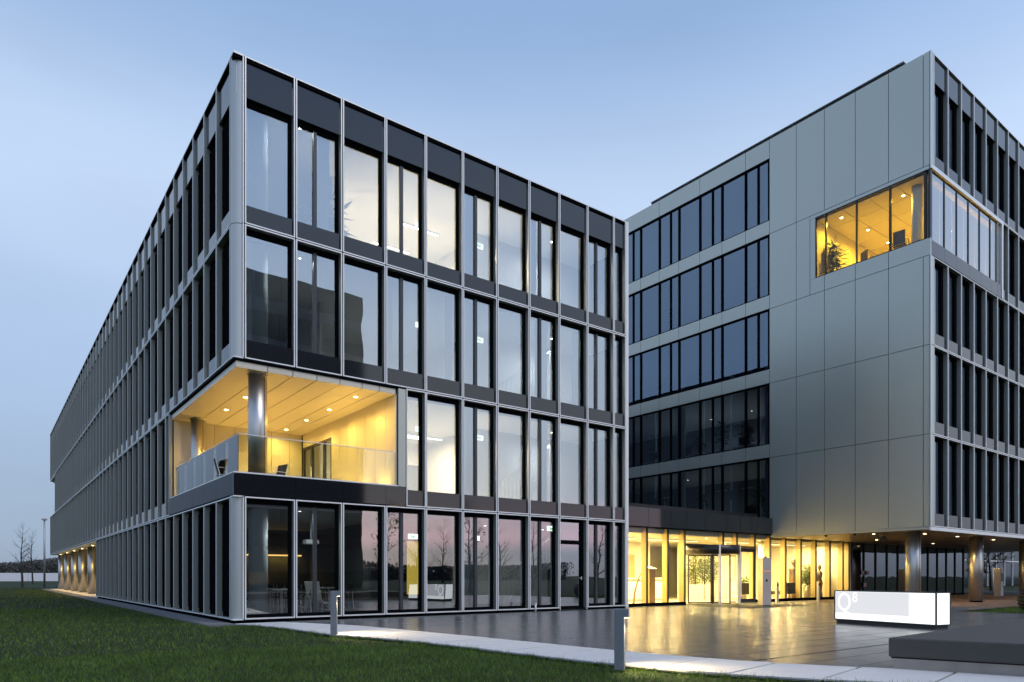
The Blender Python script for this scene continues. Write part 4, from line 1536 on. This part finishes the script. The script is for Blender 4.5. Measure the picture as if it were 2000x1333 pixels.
# dark glazed rooms beyond the hall
DG = thing('glazed_wing', 'dark glazed ground floor wing under the raised office block', 'glazed wing')
for i in range(12):
    x = 32.02 + i * 1.34
    MB().box(x, x + .06, YE - .02, YE + .1, 0, 3.04).build('mullion', M['black'], DG)
    if i < 11:
        MB().face([(x + .06, YE + .04, .08), (x + 1.34, YE + .04, .08), (x + 1.34, YE + .04, 2.95), (x + .06, YE + .04, 2.95)]).build('pane', M['darkglass'], DG)
MB().box(32.02, 46.9, YE - .03, YE + .1, -.03, .08).build('base_rail', M['dark'], DG)
MB().box(32.05, 46.8, 6.0, 6.1, 0, 3.0).build('rear_wall', M['joint'], DG)
MB().box(46.75, 46.85, YE + .1, 9, 0, 3.0).build('side_wall', M['joint'], DG)
MB().box(32.02, 46.8, YE + .1, 6, -.05, .0).build('floor', M['carpet'], DG)
for (dx, dz, sx, sz) in ((33.0, 1.28, .28, .22), (33.55, 1.28, .28, .22), (33.25, .62, .28, .22)):
    tag(MB().box(0, sx, 0, .02, 0, sz).build('door_notice', pm('notice_pink', (.6, .45, .42), .6) if 'notice_pink' not in bpy.data.materials else bpy.data.materials['notice_pink'], None, (dx, YE - .05, dz)), 'small pale notice fixed to the dark glazed wing', 'notice', 'notices on the dark glass')

# ------------------------------------------------------------------ illuminated sign
A = Vector((12.08, -9.29, 0))
Bp = Vector((11.57, -11.92, 0))
u = (A - Bp).normalized()
ang = math.atan2(u.y, u.x)      # local +x runs from the near corner to the far corner
SL, SD, SH = (A - Bp).length, .52, .84
sg = thing('illuminated_sign', 'long glowing white box sign with the letter Q and a raised 8', 'sign', (Bp.x, Bp.y, 0), ang)
# local: x along length (0 near right end .. SL far left end), +y towards the camera side -> depth is -y
MB().box(.04, SL - .04, -SD + .04, -.04, -.01, .09).build('base', M['greyblk'], sg)
MB().box(.012, SL - .012, -SD + .012, -.012, .115, SH - .022).build('light_box', M['signwhite'], sg)
fr = MB()
e = .03
for (x, y) in ((0, 0), (SL, 0), (0, -SD), (SL, -SD)):
    fr.box(x - (e if x > 0 else 0), x + (e if x == 0 else 0), y - (e if y == 0 else 0), y + (e if y < 0 else 0), .09, SH)
for z in ((.09, .115), (SH - .022, SH)):
    fr.box(e, SL - e, -e, 0, *z).box(e, SL - e, -SD, -SD + e, *z).box(0, e, -SD + e, -e, *z).box(SL - e, SL, -SD + e, -e, *z)
fr.box(e, SL - e, -SD + e, -e, SH - .02, SH - .004)
fr.build('frame', pm('sign_frame', (.06, .075, .075), .4, .5), sg)
# grey field starts at the far (left) end
gw = SL * .745
MB().box(SL - .03 - gw, SL - .03, -.0115, -.008, .27, SH - .03).build('grey_field', M['signgrey'], sg)


def text_mesh(ch, size, mat):
    cu = bpy.data.curves.new('txt', 'FONT')
    cu.body = ch
    cu.size = size
    cu.extrude = .002
    cu.offset = -.002
    ob = bpy.data.objects.new('txt', cu)
    col.objects.link(ob)
    dg = bpy.context.evaluated_depsgraph_get()
    me = bpy.data.meshes.new_from_object(ob.evaluated_get(dg))
    bpy.data.objects.remove(ob)
    me.materials.clear()
    me.materials.append(mat)
    return me


def put_text(ch, size, x, z):
    o = O('letter' if ch == 'Q' else 'numeral', text_mesh(ch, size, M['signwhite']), sg, (x, -.004, z))
    o.rotation_euler = (R(90), 0, math.pi)
    o.scale = (.76 if ch == 'Q' else .85, 1, 1)
    return o


put_text('Q', .66, SL - .09, .33)
put_text('8', .36, SL - .53, .555)

# ------------------------------------------------------------------ plinth bench with ribbed sculpture
pbn = thing('plinth_bench', 'grey slab bench on a concrete base at the edge of the plaza', 'bench')
base_poly = [(4.02, -14.42), (4.55, -15.9), (5.6, -17.4), (16.4, -15.0), (10.3, -14.04)]
up_poly = [(4.0, -14.36), (4.52, -15.98), (5.6, -17.5), (16.6, -15.1), (10.3, -13.96)]
MB().prism(base_poly, -.01, .135).build('concrete_base', M['conc'], pbn, bevel=.004)
MB().prism(up_poly, .15, .40).build('slab', M['greyblk'], pbn, bevel=.02)
MB().prism([(p[0] * .995 + .03, p[1] * .995 - .04) for p in base_poly], .13, .155).build('shadow_gap', M['joint'], pbn)
rb = MB()
for i in range(11):
    a = math.pi * (i + .5) / 11
    r0 = .41 * math.sin(a) + .03
    z = .45 - .42 * math.cos(a)
    rb.lathe([(r0 - .05, z - .05), (r0, z - .03), (r0 + .018, z), (r0, z + .03), (r0 - .05, z + .05)], 32)
rb.lathe([(.001, .0), (.22, .06), (.37, .23), (.41, .45), (.37, .67), (.22, .84), (.001, .9)], 24)
tag(rb.build('ribbed_sculpture', M['rubber'], None, (22.05, -10.66, -.03)), 'black ribbed rounded sculpture standing on the grass beyond the slab bench', 'sculpture')


# ------------------------------------------------------------------ bollards
def bollard(x, y, hgt, rz, label):
    t = thing('bollard_light', label, 'bollard', (x, y, -.03), rz, None)
    MB().box(-.065, .065, -.05, .05, 0, hgt).build('post', M['bollard'], t, bevel=.004)
    MB().box(.0655, .120, -.05, .05, hgt - .11, hgt).build('head', M['bollard'], t, bevel=.004)
    MB().box(.072, .114, -.042, .042, hgt - .114, hgt - .1095).build('lens', M['lampwarm'], t)
    light_area(t, (.095, 0, hgt - .13), .04, .1, 20, (1, .76, .42), (0, R(-38), 0), 120)


bollard(.36, -4.95, .93, R(-33), 'grey bollard light on the lawn edge nearer the glass corner')
bollard(1.27, -12.19, .80, R(-56), 'grey bollard light on the lawn edge farther along the path, before the sign')

# ------------------------------------------------------------------ grass blades
rng = np.random.default_rng(3)


def grass(n, rmin, rmax, a0, a1, w0, h0, name, keep):
    r = np.sqrt(rng.random(n) * (rmax ** 2 - rmin ** 2) + rmin ** 2)
    a = np.radians(rng.uniform(a0, a1, n))
    x = -5.43 + r * np.cos(a)
    y = -18.70 + r * np.sin(a)
    ok = keep(x, y)
    x, y, r = x[ok], y[ok], r[ok]
    n = len(x)
    th = rng.uniform(0, 2 * np.pi, n)
    wv = w0 * rng.uniform(.6, 1.3, n)
    hv = h0 * rng.uniform(.5, 1.3, n)
    lean = rng.normal(0, .5, (n, 2)) * hv[:, None]
    V = np.zeros((n, 3, 3))
    V[:, 0] = np.stack([x - wv * np.cos(th), y - wv * np.sin(th), np.full(n, -.06)], 1)
    V[:, 1] = np.stack([x + wv * np.cos(th), y + wv * np.sin(th), np.full(n, -.06)], 1)
    V[:, 2] = np.stack([x + lean[:, 0], y + lean[:, 1], -.06 + hv], 1)
    me = bpy.data.meshes.new(name)
    me.vertices.add(3 * n)
    me.vertices.foreach_set('co', V.ravel())
    me.loops.add(3 * n)
    me.loops.foreach_set('vertex_index', np.arange(3 * n, dtype=np.int32))
    me.polygons.add(n)
    me.polygons.foreach_set('loop_start', np.arange(0, 3 * n, 3, dtype=np.int32))
    me.polygons.foreach_set('loop_total', np.full(n, 3, dtype=np.int32))
    me.update()
    me.materials.append(M['blade'])
    return me


gm_ = bpy.data.materials.new('grass_blade')
gm_.use_nodes = True
t = gm_.node_tree
b = t.nodes['Principled BSDF']
b.inputs['Roughness'].default_value = .65
b.inputs['Specular IOR Level'].default_value = .15
gg = t.nodes.new('ShaderNodeNewGeometry')
rp = t.nodes.new('ShaderNodeValToRGB')
rp.color_ramp.elements[0].color = (.046, .096, .015, 1)
rp.color_ramp.elements[1].color = (.135, .225, .036, 1)
nz2 = t.nodes.new('ShaderNodeTexNoise')
nz2.inputs['Scale'].default_value = .8
nz2.inputs['Detail'].default_value = 6
t.links.new(gg.outputs['Position'], nz2.inputs[0])
ad2 = t.nodes.new('ShaderNodeMath')
ad2.operation = 'MULTIPLY_ADD'
ad2.inputs[1].default_value = .55
t.links.new(gg.outputs['Random Per Island'], ad2.inputs[0])
sb2 = t.nodes.new('ShaderNodeMath')
sb2.operation = 'MULTIPLY_ADD'
sb2.inputs[1].default_value = 1.6
sb2.inputs[2].default_value = -.6
t.links.new(nz2.outputs[0], sb2.inputs[0])
t.links.new(sb2.outputs[0], ad2.inputs[2])
t.links.new(ad2.outputs[0], rp.inputs[0])
t.links.new(rp.outputs[0], b.inputs['Base Color'])
M['blade'] = gm_
ysr = np.array([p[1] for p in path_pts][::-1])
xsl = np.array([p[2] for p in path_pts][::-1])


def keep_left(x, y):
    lim = np.where(y > -.4, -.98, np.interp(y, ysr, xsl) + .01)
    return x < lim


gmesh = [grass(150000, 4.5, 13, 10, 140, .004, .055, 'grass', keep_left), grass(120000, 13, 32, 40, 140, .008, .06, 'grass', keep_left),
         grass(60000, 32, 90, 60, 120, .02, .07, 'grass', keep_left),
         grass(50000, 26, 46, 8, 26, .009, .055, 'grass', lambda x, y: (x > 21.32) & (y < -8.34))]
# longer ragged tufts along the path's edge
_n = 5200
_y = rng.uniform(-16.5, -.6, _n)
_x = np.interp(_y, ysr, xsl) - np.abs(rng.normal(0, .05, _n)) + .012
_cl = np.sin(_y * 9.0) + np.sin(_y * 23.0 + 1.0) + np.sin(_y * 4.1)
_k = rng.random(_n) < np.clip(.35 + .3 * _cl, .05, 1)
_x, _y = _x[_k], _y[_k]
tm_ = MB()
for _a, _b in zip(_x, _y):
    _h = random.uniform(.05, .12)
    _t = random.uniform(0, 6.28)
    tm_.face([(_a - .004 * math.cos(_t), _b - .004 * math.sin(_t), -.06), (_a + .004 * math.cos(_t), _b + .004 * math.sin(_t), -.06), (_a + random.gauss(.01, .03), _b + random.gauss(0, .03), -.06 + _h)])
gmesh.append(tm_.mesh('grass', M['blade']))
bm = bmesh.new()
for me in gmesh:
    bm.from_mesh(me)
gme = bpy.data.meshes.new('grass')
bm.to_mesh(gme)
bm.free()
gme.materials.append(M['blade'])
go = O('grass', gme)
go['kind'] = 'stuff'
go['label'] = 'short mown dark green lawn grass'
go['category'] = 'grass'


# ------------------------------------------------------------------ trees
def bare_tree(seed, hgt, tr, levels=4, spread=.75, twist=1.0, nseg=4):
    rnd = random.Random(seed)
    tk, cr = MB(), MB()
    th = hgt * .26
    trunk_pts = [(0, 0, -.1)]
    p = Vector((0, 0, 0))
    d = Vector((0, 0, 1))
    rads = [tr * 1.15]
    nst = 12
    pts = [p.copy()]
    for i in range(nst):
        d = (d + Vector((rnd.gauss(0, .04), rnd.gauss(0, .04), .1))).normalized()
        p = p + d * (hgt * .92 / nst)
        pts.append(p.copy())
        trunk_pts.append(tuple(p))
        rads.append(tr * (1 - .93 * (i + 1) / nst))
    tk.tube(trunk_pts, rads, 8)

    def branch(p, d, ln, r, lvl):
        n = 4
        q = p.copy()
        P = [tuple(q)]
        RR_ = [r]
        kids = []
        for i in range(n):
            d = (d + Vector((rnd.gauss(0, .12), rnd.gauss(0, .12), rnd.gauss(.06, .08)))).normalized()
            q = q + d * ln / n
            P.append(tuple(q))
            RR_.append(max(r * (1 - .8 * (i + 1) / n), .003))
            kids.append((q.copy(), d.copy(), RR_[-1]))
        cr.tube(P, RR_, 5 if lvl < 2 else 3)
        if lvl >= levels:
            return
        for (qq, dd, r2) in kids:
            for _ in range(2 if lvl < 3 else rnd.choice((1, 2, 2))):
                a = dd.orthogonal().normalized()
                a.rotate(Matrix.Rotation(rnd.uniform(0, 6.28), 3, dd))
                nd = (dd + a * rnd.uniform(.5, 1.0)).normalized()
                branch(qq, nd, ln * rnd.uniform(.42, .62), max(r2 * .7, .004), lvl + 1)
    for i in range(3, nst + 1):
        for _ in range(2):
            a = rnd.uniform(0, 6.28)
            up = .45 + .6 * i / nst
            d0 = Vector((math.cos(a), math.sin(a), up)).normalized()
            ln = hgt * .30 * spread * (1.25 - .75 * i / nst)
            branch(pts[i], d0, ln, tr * .40 * (1.1 - .8 * i / nst), 2 if levels < 4 else 1)
    return tk, cr


_tm = {}


def tree(x, y, seed, hgt, tr, label, group=None, rz=0, leafy=0, levels=4, s=1.0, z=-.06):
    t = thing('bare_tree', label, 'tree', (x, y, z), rz, group)
    t.scale = (s, s, s)
    key = (seed, hgt, leafy)
    if key not in _tm:
        tk, cr = bare_tree(seed, hgt, tr, levels)
        me1, me2 = tk.mesh('trunk', M['bark']), None
        mats = [M['bark'], M['leafdark']]
        if leafy:
            rnd = random.Random(seed + 1)
            vv = list(cr.v)
            for _ in range(leafy):
                p = Vector(rnd.choice(vv))
                d = Vector((rnd.gauss(0, 1), rnd.gauss(0, 1), rnd.gauss(0, 1))).normalized()
                s_ = d.orthogonal().normalized() * .05
                cr.face([tuple(p), tuple(p + d * .09 + s_), tuple(p + d * .18), tuple(p + d * .09 - s_)], 1)
        me2 = cr.mesh('crown', mats)
        _tm[key] = (me1, me2)
    O('trunk', _tm[key][0], t)
    O('crown', _tm[key][1], t)
    return t


M['leafdark'] = pm('tree_leaf', (.05, .075, .02), .7, island=.5)
tree(-1.84, 76.7, 11, 7.0, .13, 'taller bare tree on the lawn near the lamp post', levels=3)
tree(.61, 108, 12, 8.2, .13, 'smaller looking bare tree between the taller tree and the lamp post', levels=3)
lpst = thing('lamp_post', 'slim pale lamp post on the lawn beyond the long side', 'lamp post', (.10, 75.0, -.06))
MB().cyl(0, 0, 0, 7.5, .11, 12, 0, .085).build('pole', M['lamppost'], lpst)
MB().box(-.26, .26, -.14, .14, 7.5, 7.68).build('lamp_head', M['lamppost'], lpst)

# white wall far away, hedge and wood beyond it
ww = thing('boundary_wall', 'long low white wall far across the lawn', 'wall')
for i in range(14):
    MB().box(-80 + 12 * i, -80 + 12 * i + 11.96, 200, 200.3, -.1, 2.05).build('wall_section', M['whitewall'], ww)


def wood_mass(name, x0, x1, y, hgt, n, label, seed, step=.0, ydir=None):
    rnd = random.Random(seed)
    mb = MB()
    for i in range(n):
        if ydir is None:
            px_, py_ = rnd.uniform(x0, x1), y + rnd.uniform(-6, 6)
        else:
            px_, py_ = y + rnd.uniform(-6, 6), rnd.uniform(x0, x1)
        hz = hgt * (.80 + .20 * math.sin(px_ * .11 + seed) * math.cos(px_ * .037)) * rnd.random() ** .6
        c = Vector((px_, py_, hz))
        d = Vector((rnd.gauss(0, 1), rnd.gauss(0, 1), rnd.gauss(.8, .8))).normalized() * rnd.uniform(.4, 1.0)
        s_ = d.orthogonal().normalized() * rnd.uniform(.06, .36)
        mb.face([tuple(c - s_), tuple(c + s_), tuple(c + d)])
    xx = x0
    while xx < x1:
        wq = rnd.uniform(1.2, 3.0)
        h1, h2 = hgt * rnd.uniform(.38, .62), hgt * rnd.uniform(.38, .62)
        mb.face([(xx, y, -.1), (xx + wq, y, -.1), (xx + wq, y + rnd.uniform(-1, 1), h2), (xx + wq * .5, y, max(h1, h2) * rnd.uniform(1.0, 1.15)), (xx, y + rnd.uniform(-1, 1), h1)])
        xx += wq * .96
    o = mb.build(name, pm(name + '_leaf', (.085, .085, .080), .9, island=.35))  # haze of distance is put into the grey colour
    o['kind'] = 'stuff'
    o['label'] = label
    o['category'] = 'wood'
    return o


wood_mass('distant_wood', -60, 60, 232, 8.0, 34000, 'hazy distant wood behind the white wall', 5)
wood_mass('distant_hedge', -60, 160, -170, 6, 26000, 'dark wood mirrored in the ground floor glass', 9)

# dark block standing opposite, mirrored in the corner windows
DB = thing('office_building', 'dark clad office block mirrored in the windows beside the glass corner', 'office building', (0, 0, 0))
MB().box(8.9, 25.9, -62, -48, 0, 30.0).build('wall', M['joint'], DB)
for fl in range(8):
    for b in range(6):
        x = 8.95 + b * 2.82
        z = .4 + fl * 3.7
        MB().box(x + .03, x + 2.80, -47.95, -47.8, z + 1.2, z + 3.66).build('cladding_panel', M['farfacade'], DB)
        MB().box(x + .03, x + 2.80, -47.97, -47.85, z + .0, z + 1.16).build('window', M['spandrel'], DB)
MB().box(9.5, 14.5, -60, -50, 30, 32.0).build('roof_plant', M['farfacade'], DB)

for i, (x, y, sd_, s, lf) in enumerate(((18.5, -28, 21, .95, 260), (22.0, -30, 22, 1.0, 0), (26.5, -33, 23, .9, 0), (24.6, -26, 21, 1.05, 260), (29.0, -28, 22, .95, 0), (34, -30, 23, 1.0, 0), (39, -27, 22, .9, 0), (45, -30, 23, .9, 0))):
    tree(x, y, sd_, 7.0, .10, ('leafy' if lf else 'bare') + ' young tree mirrored in the ground floor windows', 'mirrored young trees ' + ('with leaves' if lf else 'without leaves'), rz=i * 1.3, leafy=lf, levels=3, s=s)

# buildings and planting seen under the soffit at the far right
GB = thing('glass_pavilion', 'dark glass building behind the staked tree under the soffit', 'building', (66, 2, 0))
MB().box(0, 40, 12, 26, 0, 9).build('wall', M['joint'], GB)
for i in range(14):
    MB().box(i * 2.7, i * 2.7 + .12, 11.85, 12, 0, 9).build('mullion', M['edge'], GB)
    MB().face([(i * 2.7 + .12, 11.95, .2), (i * 2.7 + 2.7, 11.95, .2), (i * 2.7 + 2.7, 11.95, 8.9), (i * 2.7 + .12, 11.95, 8.9)]).build('pane', M['spandrel'], GB)
MB().box(0, 38, 11.82, 11.98, 3.0, 3.1).build('transom', M['edge'], GB)
tree(62.0, 4.0, 31, 6.5, .10, 'young green tree held by white stakes beyond the brick paving', leafy=2600, levels=3)
for i, (x, y) in enumerate(((61.2, 3.6), (62.6, 3.4), (62.2, 4.8))):
    tag(MB().cyl(0, 0, -.06, 1.9, .06, 10).build('tree_stake', M['white'], None, (x, y, 0)), 'pale wooden stake supporting the young green tree', 'stake', 'tree stakes')
eb = thing('charging_post', 'white charging post standing behind the second steel column', 'post', (44.5, -2.3, -.02))
MB().box(-.2, .2, -.2, .2, 0, 1.7).build('cabinet', M['dirt'], eb, bevel=.02)
MB().box(-.15, .15, -.215, -.201, .9, 1.4).build('screen', M['black'], eb)
